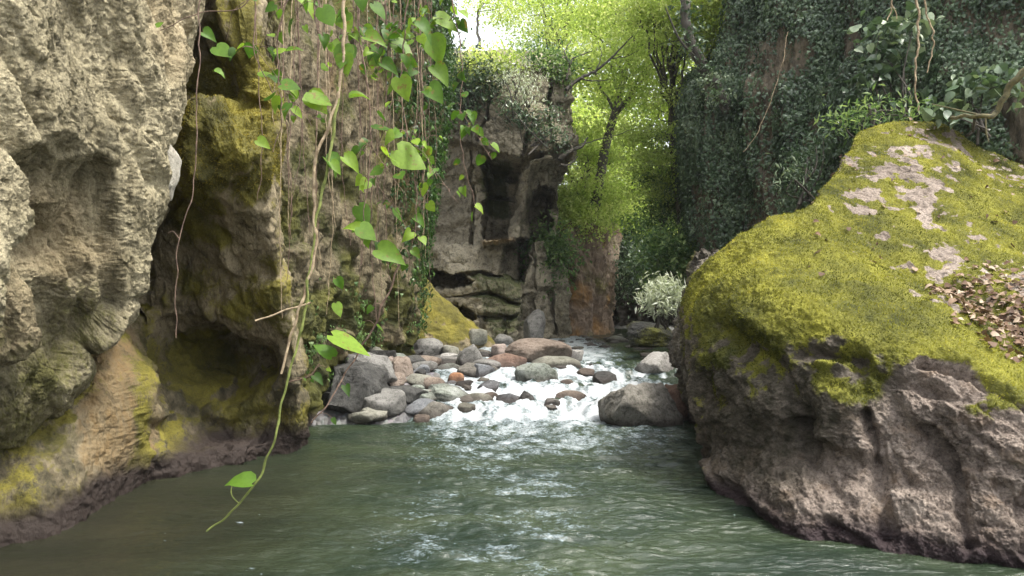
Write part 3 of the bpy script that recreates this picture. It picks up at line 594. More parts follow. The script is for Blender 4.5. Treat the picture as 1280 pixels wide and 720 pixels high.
def on_surface(G, N, wgt, n):
    """area-weighted random points on a grid surface"""
    a = np.linalg.norm(np.cross(G[1:, :-1] - G[:-1, :-1], G[:-1, 1:] - G[:-1, :-1]), axis=-1) * np.clip(wgt[:-1, :-1], 0, None)
    p = (a / a.sum()).ravel(); k = rng.choice(len(p), n, p=p); i, j = np.unravel_index(k, a.shape)
    u, v = rng.random(n)[:, None], rng.random(n)[:, None]
    pos = G[i, j] * (1 - u) * (1 - v) + G[i + 1, j] * u * (1 - v) + G[i, j + 1] * (1 - u) * v + G[i + 1, j + 1] * u * v
    return pos, N[i, j], (i, j)
def infront(G): 
    px, py = proj(G); return (px > -60) & (px < 1340) & (py > -60) & (py < 780) & (G[..., 1] > .5)
TUFT = (np.array([[-.16, 0, 0], [.16, 0, 0], [0, 1, .1]]), [[[0, 1, 2]]])
def tufts(G, N, wgt, n, size, root, mat, name='moss', shade=None):
    pos, nn, _ij = on_surface(G, N, wgt * infront(G), n)
    tip = nn + rvec(n) * .75 + np.array([0, 0, .15]); V, Fs, k = scatter(*TUFT, pos - nn * size * .2, tip, rvec(n), size * (.5 + rng.random(n)))
    cl = np.clip(.5 + 1.3 * fbm(pos * 2.6, 5, 120, .65) + rng.normal(size=n) * .2 - (0 if shade is None else .5 * shade[_ij[0], _ij[1]]), 0, 1)
    o = child(name, V, Fs, mat, root, {'rnd': np.repeat(cl, k)}, False); o['kind'] = 'stuff'; return o
tufts(GQ, NQ, ss(.42, .75, aQ['moss']), 210000, .018, bo, M_moss, shade=aQ['algae_shade'])  # tufts darken with the film and the painted undercut shade

# dark jagged rock behind the boulder
rowsD = [row(318, [(876, 10.5), (890, 9.6), (900, 9.4), (930, 10), (935, 11)]), row(345, [(868, 10.3), (882, 9.0), (900, 8.8), (940, 9.6), (940, 11)]), row(395, [(856, 10.2), (868, 8.8), (900, 8.4), (945, 9.4), (940, 11)]),
         row(440, [(846, 10), (860, 8.6), (900, 8.2), (945, 9.2), (940, 11)]), row(490, [(858, 9.6), (874, 8.5), (905, 8.1), (945, 9), (940, 11)]), zrow(-.3, [(882, 9.4), (890, 8.5), (910, 8.1), (945, 9), (940, 11)])]
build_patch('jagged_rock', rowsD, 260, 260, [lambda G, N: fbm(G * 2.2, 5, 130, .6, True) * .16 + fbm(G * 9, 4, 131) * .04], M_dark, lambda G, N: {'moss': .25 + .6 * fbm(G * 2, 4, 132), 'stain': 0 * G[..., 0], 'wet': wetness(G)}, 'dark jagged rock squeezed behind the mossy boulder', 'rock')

# ------------------------------------------------------------------ stones
def ico(n):
    import bmesh
    bm = bmesh.new(); bmesh.ops.create_icosphere(bm, subdivisions=n, radius=1); V = np.array([v.co[:] for v in bm.verts]); Fv = np.array([[v.index for v in f.verts] for f in bm.faces]); bm.free(); return V, Fv
ICO = {k: ico(k) for k in (3, 4, 5, 6)}
SM = {}
def smat(key, d, m, l, **kw): SM[key] = rockmat('stone_' + key, d, m, l, **kw)
smat('grey', (0.048, 0.046, 0.042), (0.120, 0.116, 0.104), (0.224, 0.216, 0.200), sc_=2)
smat('pale', (0.128, 0.124, 0.108), (0.240, 0.228, 0.204), (0.368, 0.352, 0.328), sc_=2)
smat('brown', (0.072, 0.052, 0.040), (0.160, 0.124, 0.096), (0.264, 0.216, 0.176), sc_=2)
smat('taupe', (0.040, 0.036, 0.028), (0.120, 0.112, 0.092), (0.240, 0.224, 0.196), sc_=2)
smat('red', (0.056, 0.034, 0.024), (0.120, 0.072, 0.052), (0.200, 0.136, 0.104), sc_=2)
smat('orange', (.12, .05, .025), (.26, .12, .06), (.36, .2, .11), sc_=3)
smat('pink', (0.128, 0.096, 0.080), (0.240, 0.192, 0.160), (0.336, 0.280, 0.248), sc_=2)
smat('cream', (.2, .185, .14), (.34, .31, .25), (.46, .43, .36), sc_=3)
smat('dark', (.01, .01, .01), (.026, .025, .023), (.09, .088, .08), sc_=2.5, rough=.6)
smat('blue', (0.056, 0.060, 0.062), (0.128, 0.134, 0.141), (0.232, 0.240, 0.248), sc_=2.5)
smat('olive', (0.080, 0.080, 0.060), (0.168, 0.164, 0.128), (0.256, 0.248, 0.208), sc_=2)
smat('mottled', (0.040, 0.048, 0.036), (0.120, 0.136, 0.104), (0.336, 0.352, 0.320), sc_=5, speck=.6)
sid = [0]
def stone(px, py, wp, hp, d, mat, label=None, ang=.3, deep=1., group=None, name='river_stone', rz=None, res=None, moss=0., tilt=0., cat='stone', sink=.12):
    """px,py: centre in the reference view; wp,hp: its size there; d: distance"""
    sid[0] += 1; s = sid[0]; r = np.random.default_rng(1000 + s)
    wpx = wp; res = res or (6 if wpx > 70 else 5 if wpx > 24 else 4 if wpx > 9 else 3)
    V, Fv = ICO[res]; V = V.copy()
    rx = wp / 2 * d / F; rzz = hp / 2 * d / F; ry = (rx * .55 + rzz * .45) * deep
    e = .82 - ang * .25; U = np.sign(V) * np.abs(V) ** e; U /= np.linalg.norm(U, axis=1).max() * .86
    for k in range(int(4 + ang * 22)):                # plane cuts give facets
        n = r.normal(size=3); n /= np.linalg.norm(n); h = r.uniform(.58, .9); dd = U @ n - h
        U = U - np.where(dd > 0, dd * (.5 + .5 * min(1, ang * 1.6)), 0)[:, None] * n
    nn = V; lo = fbm(U * 1.3 + s * 3.7, 3, 7); U = U * (1 + .13 * lo)[:, None]
    U = U + nn * (fbm(U * 5 + s, 4, 8, .6) * (.025 + .05 * ang))[:, None]
    mn, mx_ = U.min(0), U.max(0); U = (U - (mn + mx_) / 2) / ((mx_ - mn) / 2)
    t = tilt; ca, sa = math.cos(t), math.sin(t)
    W_ = U * np.array([rx, ry, rzz * (1 + sink)]); a = r.uniform(-.5, .5) if rz is None else rz
    if t: W_ = np.stack([W_[:, 0] * ca - W_[:, 2] * sa, W_[:, 1], W_[:, 0] * sa + W_[:, 2] * ca], -1)
    c = P(px, py + hp / 2 * sink, d); c = c + np.array([0, ry * .6, 0]) * 0
    Wd = W_ + c; zz = Wd[:, 2]; wl_ = wlevel(Wd[:, 0], Wd[:, 1])[0]
    o = mesh_obj(name, Wd, Fv, SM[mat], attrs={'moss': moss + .4 * fbm(Wd * 3, 3, 5) * (moss > 0), 'wet': ss(.15, -.01, zz - wl_ + .04 * noise(Wd * 8)) * (.85 if mat != 'pale' else .4), 'stain': 0 * zz})
    tag(o, label, cat, group); return o
big = [
 (447, 487, 92, 70, 9.3, 'dark', 'large black wedge shaped rock, its grey top tilting toward the left cliff', .9, 'boulder', -.12),
 (466, 455, 70, 28, 9.75, 'grey', 'grey sloping slab lying on top of the black wedge rock', .8, 'stone', -.3),
 (481, 456, 40, 30, 10.5, 'pink', 'rounded pinkish brown stone behind the black wedge rock', .3, 'stone', 0),
 (504, 464, 30, 38, 10.3, 'brown', 'upright brown stone touching the pinkish stone', .4, 'stone', 0),
 (533, 436, 44, 27, 12.3, 'grey', 'large domed grey stone in front of the mossy slope', .2, 'stone', 0),
 (478, 438, 30, 17, 11.6, 'grey', 'low grey stone under the hanging vine, beside the domed stone', .3, 'stone', 0),
 (563, 437, 22, 12, 12.2, 'olive', 'small dark olive stone right of the domed grey stone', .2, 'stone', 0),
 (562, 446, 23, 10, 11.8, 'pale', 'small pale oval pebble below the olive stone', .1, 'stone', 0),
 (588, 450, 34, 36, 11.3, 'grey', 'smooth upright grey stone left of the reddish slab', .2, 'stone', .3),
 (603, 467, 35, 26, 10.7, 'blue', 'bluish grey pitted stone at the water edge under the upright stone', .5, 'stone', 0),
 (570, 475, 21, 19, 10.4, 'orange', 'bright rusty orange round stone among grey stones', .2, 'stone', 0),
 (561, 499, 66, 35, 9.75, 'mottled', 'white streaked dark triangular rock at the foot of the rapids', 1., 'stone', -.1),
 (527, 464, 24, 18, 10.6, 'blue', 'dark blue grey stone left of the orange stone', .4, 'stone', 0),
 (400, 487, 21, 17, 9.6, 'pink', 'small pale pink stone left of the black wedge rock', .4, 'stone', 0),
 (387, 511, 23, 24, 9.3, 'blue', 'bluish grey wedge stone against the left cliff foot', .9, 'stone', 0),
 (597, 420, 25, 19, 14., 'olive', 'round olive stone behind the tip of the mossy slope', .2, 'stone', 0),
 (673, 438, 84, 31, 12.0, 'brown', 'biggest smooth brown grey oval stone in the middle of the gorge', .12, 'boulder', 0),
 (694, 458, 64, 27, 11.2, 'olive', 'smooth olive grey oval stone in front of the biggest oval stone', .1, 'boulder', -.05),
 (633, 455, 70, 26, 11.3, 'red', 'long reddish brown slab leaning beside the oval stones', .7, 'stone', -.22),
 (671, 471, 56, 36, 10.6, 'mottled', 'green and white mottled rock splashed by the rapids', .9, 'stone', 0),
 (628, 474, 26, 16, 10.7, 'olive', 'small dark olive stone left of the mottled rock', .5, 'stone', 0),
 (757, 474, 33, 21, 10.5, 'dark', 'small dark red brown rock standing in the rapids', .7, 'stone', 0),
 (657, 505, 30, 34, 9.6, 'dark', 'black pointed rock sticking out of the white foam', .9, 'stone', 0),
 (715, 500, 44, 24, 9.9, 'brown', 'brown rock half drowned in the rapids', .5, 'stone', 0),
 (802, 510, 104, 66, 8.9, 'taupe', 'big grey brown pointed boulder at the right of the rapids', .9, 'boulder', -.1),
 (818, 456, 52, 32, 11.0, 'pale', 'pale angular rock at the upper right of the rapids', 1., 'stone', .1),
 (849, 505, 46, 54, 9.4, 'red', 'reddish upright slab between pointed boulder and mossy boulder', 1., 'stone', .2),
 (624, 439, 21, 19, 12.3, 'pink', 'pale orange stone left of the biggest oval stone', .4, 'stone', 0),
 (721, 446, 17, 18, 12.0, 'pale', 'pale square block right of the oval stones', .8, 'stone', 0),
 (773, 425, 32, 11, 16.5, 'olive', 'flat rounded olive rock far up the river', .1, 'stone', 0),
 (611, 499, 26, 20, 9.8, 'brown', 'small brown rock awash left of the black pointed rock', .5, 'stone', 0),
 (517, 503, 40, 22, 9.6, 'grey', 'low wet grey rock between black wedge and streaked rock', .6, 'stone', 0),
 (500, 513, 34, 14, 9.35, 'brown', 'flat brown rock awash at the pool edge', .4, 'stone', 0),
 (455, 518, 40, 12, 9.3, 'dark', 'flat dark rock at the waterline under the black wedge', .4, 'stone', 0),
 (630, 423, 24, 12, 13.6, 'grey', 'dark grey stone behind the biggest oval stone', .3, 'stone', 0),
 (668, 406, 28, 40, 15.4, 'grey', 'grey rounded boulder leaning at the foot of the black cleft', .3, 'stone', 0),
]
for px, py, wp, hp, d, m, lb, ang, cat, tl in big:
    stone(px, py, wp, hp, d, m, lb, ang, cat=cat, tilt=tl, sink=.25)
stone(205, 213, 30, 74, 5.72, 'cream', 'bright pale slab wedged between the tan bulge and the mossy ledge', .9, cat='stone', name='rock_slab', tilt=-.1, sink=0)
# cobbles of the left bank, of the rapids and of the far bars
def ground(x, y): return float(bed(np.array([x]), np.array([y]))[0])
CN = dict(grey='grey', brown='brown', blue='bluish grey', dark='blackish', olive='olive grey', pale='pale', mottled='mottled', pink='pinkish', taupe='grey brown')
keys = ['grey', 'grey', 'brown', 'blue', 'dark', 'dark', 'olive', 'taupe', 'taupe', 'mottled']
def cobbles(n, xr, yr, size, label, group, keep, flat=.62):
    k = 0; t = 0
    while k < n and t < n * 30:
        t += 1; x = rng.uniform(*xr); y = rng.uniform(*yr)
        if not keep(x, y): continue
        s = size[0] + (size[1] - size[0]) * rng.random() ** 2.2; z = ground(x, y)
        z = max(z, float(wlevel(np.array([x]), np.array([y]))[0][0]) - s * .2); c = np.array([x, y, z + s * flat * .22])
        px, py = proj(c[None]); wp = s * F / y
        key = keys[rng.integers(len(keys))]; stone(px[0], py[0], wp, wp * flat * rng.uniform(.7, 1.1), y, key, label % CN[key], rng.uniform(.15, .8), group=group, name='cobble', sink=0, res=4 if wp > 14 else 3); k += 1
edge = lambda y: -2.45 + (y - 9) * .12
cobbles(110, (-2.9, -.2), (8.9, 12.8), (.16, .56), 'small %s cobble in the heap along the left bank', 'cobbles of the left bank', lambda x, y: edge(y) - .4 < x < -.25 - max(0, 9.8 - y) * 1.1)
cobbles(17, (-.6, 2.3), (9.25, 11.6), (.18, .52), 'wet %s cobble showing through the white rapids', 'cobbles in the rapids', lambda x, y: True)
cobbles(105, (.2, 4.4), (12.2, 19.5), (.1, .36), 'distant %s cobble on the pebble bars upstream', 'cobbles of the upstream bars', lambda x, y: not (1.2 < x - (y - 13) * .1 < 1.9 and y < 14))

# ------------------------------------------------------------------ plants
L_ivy = leafmat('dark_ivy_leaf', (.03, .058, .027), (.09, .145, .07), (.23, .29, .17), trans=.2, rough=.35, spec=.6)
L_hang = leafmat('vine_leaf', (.02, .05, .01), (.08, .17, .018), (.24, .36, .04), trans=.5, rough=.5, spec=.3, spots=True)
L_curt = leafmat('curtain_leaf', (.014, .035, .01), (.045, .1, .02), (.13, .22, .06), trans=.4, rough=.4, spec=.5)
L_lime = leafmat('lime_leaf', (.22, .3, .07), (.45, .54, .15), (.7, .73, .34), trans=.62, rough=.5)
L_green = leafmat('green_leaf', (.06, .12, .045), (.15, .24, .08), (.32, .41, .16), trans=.45, rough=.45)
L_pale = leafmat('pale_leaf', (.3, .34, .22), (.55, .58, .45), (.8, .82, .72), trans=.3, rough=.5)
L_dead = leafmat('dead_leaf', (.06, .035, .022), (.18, .11, .068), (.38, .3, .22), trans=.1, rough=.7, spec=.25)
M_bark = plain('bark', (.03, .026, .02), (.11, .095, .075), 14, strip=(1, 1, .3))
M_stem = plain('dry_vine_stem', (.16, .11, .06), (.42, .33, .21), 30, bump=.2)
M_green_stem = plain('green_vine_stem', (.08, .1, .02), (.22, .25, .06), 25, bump=.2)
M_thin = plain('brown_vine_stem', (.06, .035, .025), (.2, .13, .09), 30, bump=.2)

def leafcloud(centres, radii, per, size, tmpl, flat=.5, droop=.3, nrmz=1.2):
    n = len(centres) * per; c = np.repeat(centres, per, 0); rr = np.repeat(np.asarray(radii), per)[:, None]
    q = rng.normal(size=(n, 3)) * np.array([.5, .5, .5 * flat]); pos = c + q * rr
    tip = rvec(n) + np.array([0, 0, -droop]); nrm = rvec(n) + np.array([0, 0, nrmz])
    V, Fs, k = scatter(*tmpl, pos, tip, nrm, size * (.6 + .8 * rng.random(n)))
    clr = np.clip(.5 + .8 * np.repeat(rng.normal(size=len(centres)) * .3, per) + rng.normal(size=n) * .22, 0, 1)
    return V, Fs, np.repeat(clr, k)
def tree(base, top, crown, nclus, per, size, mat, label, r0=.16, tmpl=DIA, flat=.32, crad=.6, lim=14, tr_mat=None):
    """crown: centre (3), half axes (3)"""
    base = np.array(base, float); top = np.array(top, float); cc, ax = np.array(crown[0], float), np.array(crown[1], float)
    root = empty('broadleaf_tree', base, label, 'tree')
    T = Tubes(); mid = (base + top) / 2 + rng.normal(size=3) * .25
    tp = T.add([base, mid, top], r0, r0 * .45, 8, 24, wob=.05)
    q = rvec(nclus) * (rng.random(nclus)[:, None] ** .45); cen = cc + q * ax
    for c in cen[:lim]:
        s = tp[rng.integers(len(tp) // 2, len(tp))]; m = (s + c) / 2 + np.array([0, 0, .25]) + rng.normal(size=3) * .15
        lp = T.add([s, m, c], r0 * .32, r0 * .05, 5, 14, wob=.08)
        for _ in range(3):
            a = lp[rng.integers(4, 13)]; e = a + rvec(1)[0] * np.array([.8, .8, .4]); T.add([a, (a + e) / 2 + .08, e], r0 * .09, r0 * .02, 4, 6)
    T.child('trunk', tr_mat or M_bark, root)
    V, Fs, cl = leafcloud(cen, crad * (.7 + .7 * rng.random(nclus)), per, size, tmpl, flat)
    child('crown', V, Fs, mat, root, {'rnd': cl}, False); return root
# gorge trees
def TP(px, py, d): return P(px, py, d)
def mk(bx, by, bd, tx, ty, td, cx_, cy_, cd, wx, wz, wy, ncl, per, size, mat, label, **kw):
    c = P(cx_, cy_, cd); tree(P(bx, by, bd), P(tx, ty, td), (c, (wx / F * cd, wy, wz / F * cd)), ncl, per, size, mat, label, **kw)
mk(735, 300, 20, 790, 60, 20, 800, 50, 20, 110, 115, 3.0, 85, 361, 0.105, L_lime, 'bright lime green tree arching over the middle of the gorge', r0=.16, crad=.9)
mk(700, 300, 21, 735, 200, 21, 735, 225, 21, 55, 90, 2.0, 46, 380, 0.091, L_lime, 'lime green tree rising above the brown rock pillar', r0=.1, crad=.8)
mk(860, 330, 17, 842, 60, 17, 862, 25, 16, 75, 60, 2.0, 46, 494, 0.084, L_lime, 'yellow green tree leaning out beside the ivy cliff', r0=.12, crad=.7)
mk(820, 400, 24, 800, 240, 24, 800, 255, 24, 60, 75, 2.5, 50, 380, 0.098, L_lime, 'green tree filling the gap below the bright sky patch', r0=.14, crad=.9)
mk(700, 200, 26, 712, 30, 26, 712, 15, 26, 66, 70, 2.5, 50, 323, 0.105, L_lime, 'pale lime tree standing behind the cave cliff top', r0=.13, crad=.9)
mk(800, 250, 30, 760, 100, 30, 730, 150, 30, 70, 60, 3, 44, 361, 0.126, L_lime, 'mid green tree further up the gorge', r0=.2, crad=1.2)
mk(750, 300, 34, 750, 100, 34, 760, 285, 33, 120, 60, 4, 60, 494, 0.140, L_green, 'distant green tree crowding the end of the gorge', r0=.2, crad=1.5)
mk(830, 350, 19, 850, 240, 18, 842, 225, 18, 30, 70, 1.2, 26, 456, 0.070, L_green, 'slender green tree in front of the ivy cliff edge', r0=.07, crad=.5)
mk(860, 380, 17.5, 850, 150, 17.5, 818, 190, 17.5, 36, 85, 1.5, 26, 300, .075, L_lime, 'soft green tree with thin sprays beside the ivy cliff corner', r0=.06, crad=.7)
mk(600, 60, 24, 610, -20, 24, 628, 5, 24, 40, 40, 1.5, 16, 200, .09, L_lime, 'sparse sunlit tree against the white sky over the cave cliff', r0=.05, crad=.8)
mk(830, 330, 26, 780, 160, 26, 770, 215, 26, 70, 50, 2, 34, 300, .1, L_lime, 'light green tree low in the gorge above the pillar', r0=.1, crad=.9)
# bare leaning trunk
root = empty('leaning_trunk', P(905, 140, 13.2), 'dark ivy wrapped trunk leaning out of the ivy cliff toward the lime leaves', 'tree')
T = Tubes(); T.add([P(912, 140, 13.4), P(893, 105, 13.2), P(872, 72, 13), P(860, 40, 13), P(856, -20, 13), P(850, -90, 13)], .115, .07, 9, 40, wob=.04); T.add([P(874, 76, 13), P(850, 50, 12.6), P(832, 10, 12.4)], .03, .012, 5, 12); T.child('trunk', M_bark, root)
V, Fs, cl = leafcloud(np.array([P(a, b, 12.9) for a, b in ((900, 120), (890, 100), (880, 85), (868, 62), (862, 40), (858, 15))]), [.3] * 6, 90, .07, IVY)
child('ivy', V, Fs, L_ivy, root, {'rnd': cl}, False)

def ivy_on(name, G, N, wgt, n, size, mat, label, tmpl=IVY, lift=.05, cat='ivy', droop=.9, cs=1.6):
    pos, nn, _ = on_surface(G, N, wgt * infront(G), n); pos = pos + nn * (lift * rng.random(n) ** 1.5)[:, None]
    tip = np.array([0, 0, -droop]) + rvec(n) * .6; nrm = nn * 1.3 + rvec(n) * .75 + np.array([0, 0, .25])
    V, Fs, k = scatter(*tmpl, pos, tip, nrm, size * (.55 + .9 * rng.random(n)))
    cl = np.clip(.42 + .7 * fbm(pos * cs, 3, 140) + rng.normal(size=n) * .17, 0, 1)
    o = mesh_obj(name, V, Fs, mat, attrs={'rnd': np.repeat(cl, k)}, smooth=False); tag(o, label, cat, kind='stuff'); return o
px, py = proj(GR)
n = fbm(GR * np.array([1, 1, .3]) * 1.5, 4, 141)
wR = ss(-.35, .0, n + .05)
bare = np.maximum.reduce([ss(16, -8, polysdf(px, py, pl) + n * 40) for pl in ([(868, 240), (898, 235), (902, 330), (872, 330)], [(930, 40), (960, 60), (975, 180), (970, 240), (945, 330), (925, 300), (940, 200), (925, 120)], [(1190, 20), (1290, -10), (1290, 60), (1220, 55)])])
wR = wR * (1 - .8 * bare)
ivy_on('ivy', GR, NR, wR, 165000, .058, L_ivy, 'dense dark green ivy curtain covering the right hand cliff', lift=.16)
# ivy tangle on the left vertical edge
px, py = proj(GC); n = fbm(GC * 1.5, 4, 143)
wC = ss(30, -25, polysdf(px, py, [(480, -60), (600, -60), (600, 200), (560, 330), (535, 390), (515, 330), (505, 200)]) + n * 60)
ivy_on('ivy_curtain', GC, NC, wC, 10000, .068, L_curt, 'leafy green curtain hanging over the edge of the striated cliff', lift=.22, cs=2.5)
wC2 = ss(0, .5, fbm(GC * 2.2, 4, 144)) * ss(330, 420, py) + .0
ivy_on('creeper', GC, NC, wC2, 2500, .05, L_green, 'small leaved creeper clinging low on the striated cliff', lift=.1)
# plants on cave cliff top and face
def shrub(name, cs_, rs, per, size, mat, label, tmpl=DIA, stems=None, flat=.8, droop=.3):
    cs_ = np.array(cs_); b = cs_.mean(0); b[2] = cs_[:, 2].min() - .2
    root = empty(name, b, label, 'shrub'); T = Tubes()
    for c in cs_: T.add([b + rng.normal(size=3) * .1, (b + c) / 2 + rng.normal(size=3) * .12, c], .02, .006, 5, 10)
    T.child('stem', M_bark, root); V, Fs, cl = leafcloud(cs_, rs, per, size, tmpl, flat, droop); child('foliage', V, Fs, mat, root, {'rnd': cl}, False); return root
shrub('cliff_shrub', [P(a, b, 15.6) for a, b in ((563, 95), (575, 108), (590, 100), (585, 120), (602, 112), (570, 130), (596, 92), (610, 100), (560, 75), (572, 70))], [.5] * 10, 260, .09, L_ivy, 'dark bushy shrub on the left top of the cave cliff')
shrub('cliff_shrub', [P(a, b, 15.35) for a, b in ((625, 92), (640, 98), (652, 110), (660, 125), (668, 100), (645, 118), (655, 85), (615, 85), (668, 138))], [.36] * 9, 120, .085, L_pale, 'pale whitish flowering shrub spilling over the cave cliff top', LAN, droop=.8)
shrub('cliff_shrub', [P(a, b, 16) for a, b in ((680, 78), (695, 72), (700, 95), (690, 88), (668, 72), (655, 68), (705, 82))], [.4] * 7, 260, .08, L_green, 'green shrub crowning the right corner of the cave cliff')
shrub('cliff_shrub', [P(a, b, 15.6) for a, b in ((600, 85), (612, 75), (628, 78), (585, 80), (640, 74), (598, 70))], [.4] * 6, 240, .08, L_lime, 'sunlit yellow green shrub on the middle of the cave cliff top')
shrub('cliff_shrub', [P(a, b, 15.2) for a, b in ((662, 150), (672, 165), (690, 160), (700, 175), (640, 135), (690, 140), (650, 150))], [.28] * 7, 170, .07, L_ivy, 'sparse dark creeper on the right face of the cave cliff')
# bare branches reaching right from cave cliff
root = empty('bare_branch', P(700, 105, 15.8), 'dark forked bare branches reaching right from the cave cliff top', 'branch'); T = Tubes()
for pts, r in (([(708, 112), (725, 98), (745, 88), (765, 72), (790, 45)], .045), ([(708, 100), (712, 80), (722, 70), (740, 64)], .03), ([(725, 98), (740, 101), (762, 99)], .02), ([(712, 80), (706, 64), (715, 50)], .02), ([(745, 88), (752, 70), (748, 52)], .014), ([(765, 72), (785, 70), (800, 62)], .012)):
    T.add([P(a, b, 15.8 + k * .1) for k, (a, b) in enumerate(pts)], r, r * .3, 6, 20, wob=.03)
T.child('twig', M_bark, root)
root = empty('bare_branch', P(700, 195, 15.6), 'dark gnarled branches jutting right from the middle of the cave cliff', 'branch'); T = Tubes()
for pts, r in (([(700, 200), (712, 190), (725, 182), (735, 172)], .05), ([(700, 205), (712, 205), (722, 196)], .03), ([(705, 182), (715, 172), (718, 160)], .025), ([(712, 190), (735, 178), (780, 166), (800, 158)], .012)):
    T.add([P(a, b, 15.4 + k * .15) for k, (a, b) in enumerate(pts)], r, r * .35, 6, 18, wob=.05)
T.child('twig', M_bark, root)
# foliage at the gorge end: low bushes
for k, (cx_, cy_, d, wx, wz, mat, lb) in enumerate(((780, 340, 22, 38, 45, L_ivy, 'dark drooping bush right of the brown rock pillar'), (812, 350, 20, 26, 36, L_ivy, 'dark green bush behind the white leaved shrub'), (722, 275, 19.6, 34, 18, L_lime, 'yellow green bush on top of the brown rock pillar'),
                      (775, 285, 23, 34, 30, L_green, 'green bush overhanging the dark gorge end'), (838, 330, 15.5, 18, 30, L_green, 'leafy bush at the foot of the ivy cliff edge'), (690, 320, 18, 14, 46, L_green, 'green climber on the right flank of the black cleft'))):
    c = P(cx_, cy_, d); m = 16; q = rvec(m) * rng.random((m, 1)) ** .4 * np.array([wx / F * d, .7, wz / F * d])
    shrub('bush', c + q, [.55] * m, 260, .1, mat, lb)
c = P(832, 374, 12.0); m = 24; q = rvec(m) * rng.random((m, 1)) ** .45 * np.array([.36, .3, .26]); q[:, 2] = np.abs(q[:, 2]) * 1.4 - .12
shrub('white_shrub', c + q, [.22] * m, 110, .1, L_pale, 'white leaved shrub glowing beside the jagged rock', LAN, droop=0)
stone(812, 414, 60, 26, 13.2, 'dark', 'mossy rock under the white leaved shrub', .9, moss=.42, res=6, sink=.3)
# plants on top of great boulder and in front of the ivy cliff
shrub('fern_clump', [P(a, b, 9.6) for a, b in ((1065, 145), (1085, 140), (1105, 142), (1125, 138), (1075, 155), (1050, 150), (1140, 146))], [.28] * 7, 70, .10, L_green, 'light green fern clump behind the boulder crest', LAN)
shrub('leafy_shrub', [P(a, b, 10.2) for a, b in ((1100, 40), (1120, 32), (1110, 75), (1130, 85), (1095, 90), (1140, 40), (1085, 105), (1150, 140), (1170, 145))], [.34] * 9, 40, .12, L_ivy, 'broad leaved climber in the middle of the ivy cliff', HEART)
shrub('leafy_shrub', [P(a, b, 9.0) for a, b in ((1215, 110), (1230, 100), (1250, 105), (1205, 125), (1185, 142), (1265, 118))], [.2] * 6, 22, .13, L_ivy, 'broad leaved creeper beside the crooked branch on the right', HEART)
shrub('fern_clump', [P(a, b, 9.8) for a, b in ((1010, 195), (1000, 210), (1020, 180), (1030, 165), (990, 225), (1000, 240))], [.3] * 6, 90, .08, L_ivy, 'dim feathery ferns left of the boulder crest', LAN)
root = empty('crooked_branch', P(1280, 90, 8.2), 'mossy crooked branch poking in above the boulder', 'branch'); T = Tubes()
T.add([P(1310, 75, 8), P(1280, 90, 8.1), (P(1262, 110, 8.2)), P(1245, 140, 8.3), P(1232, 145, 8.3), P(1190, 146, 8.6)], .045, .02, 8, 30, wob=.03); T.add([P(1232, 145, 8.3), P(1200, 138, 8.5), P(1165, 130, 8.8)], .012, .006, 5, 12); T.add([P(1232, 145, 8.3), P(1233, 165, 8.25), P(1236, 178, 8.2)], .01, .006, 5, 8); T.child('twig', plain('mossy_bark', (.05, .045, .02), (.16, .14, .06), 20), root)
for k, (pts, r, d, lb) in enumerate((([(1145, -30), (1148, 40), (1144, 90), (1146, 138)], .016, 9.4, 'straight pale root hanging in front of the ivy cliff'), ([(1150, -30), (1160, 20), (1166, 50), (1160, 90)], .012, 9.4, 'curved pale root hanging beside the straight root'),
                       ([(1112, -30), (1115, 10), (1111, 24)], .012, 9.6, 'short forked root left of the straight root'), ([(985, 40), (975, 90), (962, 130), (945, 170), (930, 190)], .006, 11.5, 'thin arching creeper stem across the bare strip of the ivy cliff'))):
    root = empty('hanging_root', P(pts[0][0], pts[0][1], d), lb, 'root'); T = Tubes(); T.add([P(a, b, d) for a, b in pts], r, r * .6, 6, 30, wob=.03)
    if k == 2: T.add([P(1114, 5, 9.6), P(1120, 16, 9.6), P(1121, 24, 9.6)], .008, .005, 5, 8)
    T.child('stem', M_stem, root)
# dead leaves on the boulder
px, py = proj(GQ); tufts(GB, NB, ss(.5, .8, aB['moss']) * ss(60, 100, proj(GB)[1]) * ss(290, 240, proj(GB)[1]), 26000, .02, oB, M_mossd)
wd = ss(26, -20, fbm(GQ * 4, 3, 9) * 40 + polysdf(px, py, [(1175, 362), (1290, 352), (1330, 380), (1330, 470), (1270, 436), (1215, 402)])) + .014 * (py < 360) * (px > 1010) * (N := 1)
pos, nn, _ = on_surface(GQ, NQ, wd * (NQ[..., 2] > .1) * infront(GQ), 2300)
V, Fs, k = scatter(*HEART, pos + nn * (.01 + .03 * rng.random(2300))[:, None], rvec(2300) * np.array([1, 1, .35]), nn + rvec(2300) * .45, .044 * (.6 + .8 * rng.random(2300)))
tag(mesh_obj('dead_leaves', V, Fs, L_dead, attrs={'rnd': np.repeat(rng.random(2300), k)}), 'brown dead leaves littering the hollow of the mossy boulder', 'leaf litter', kind='stuff')

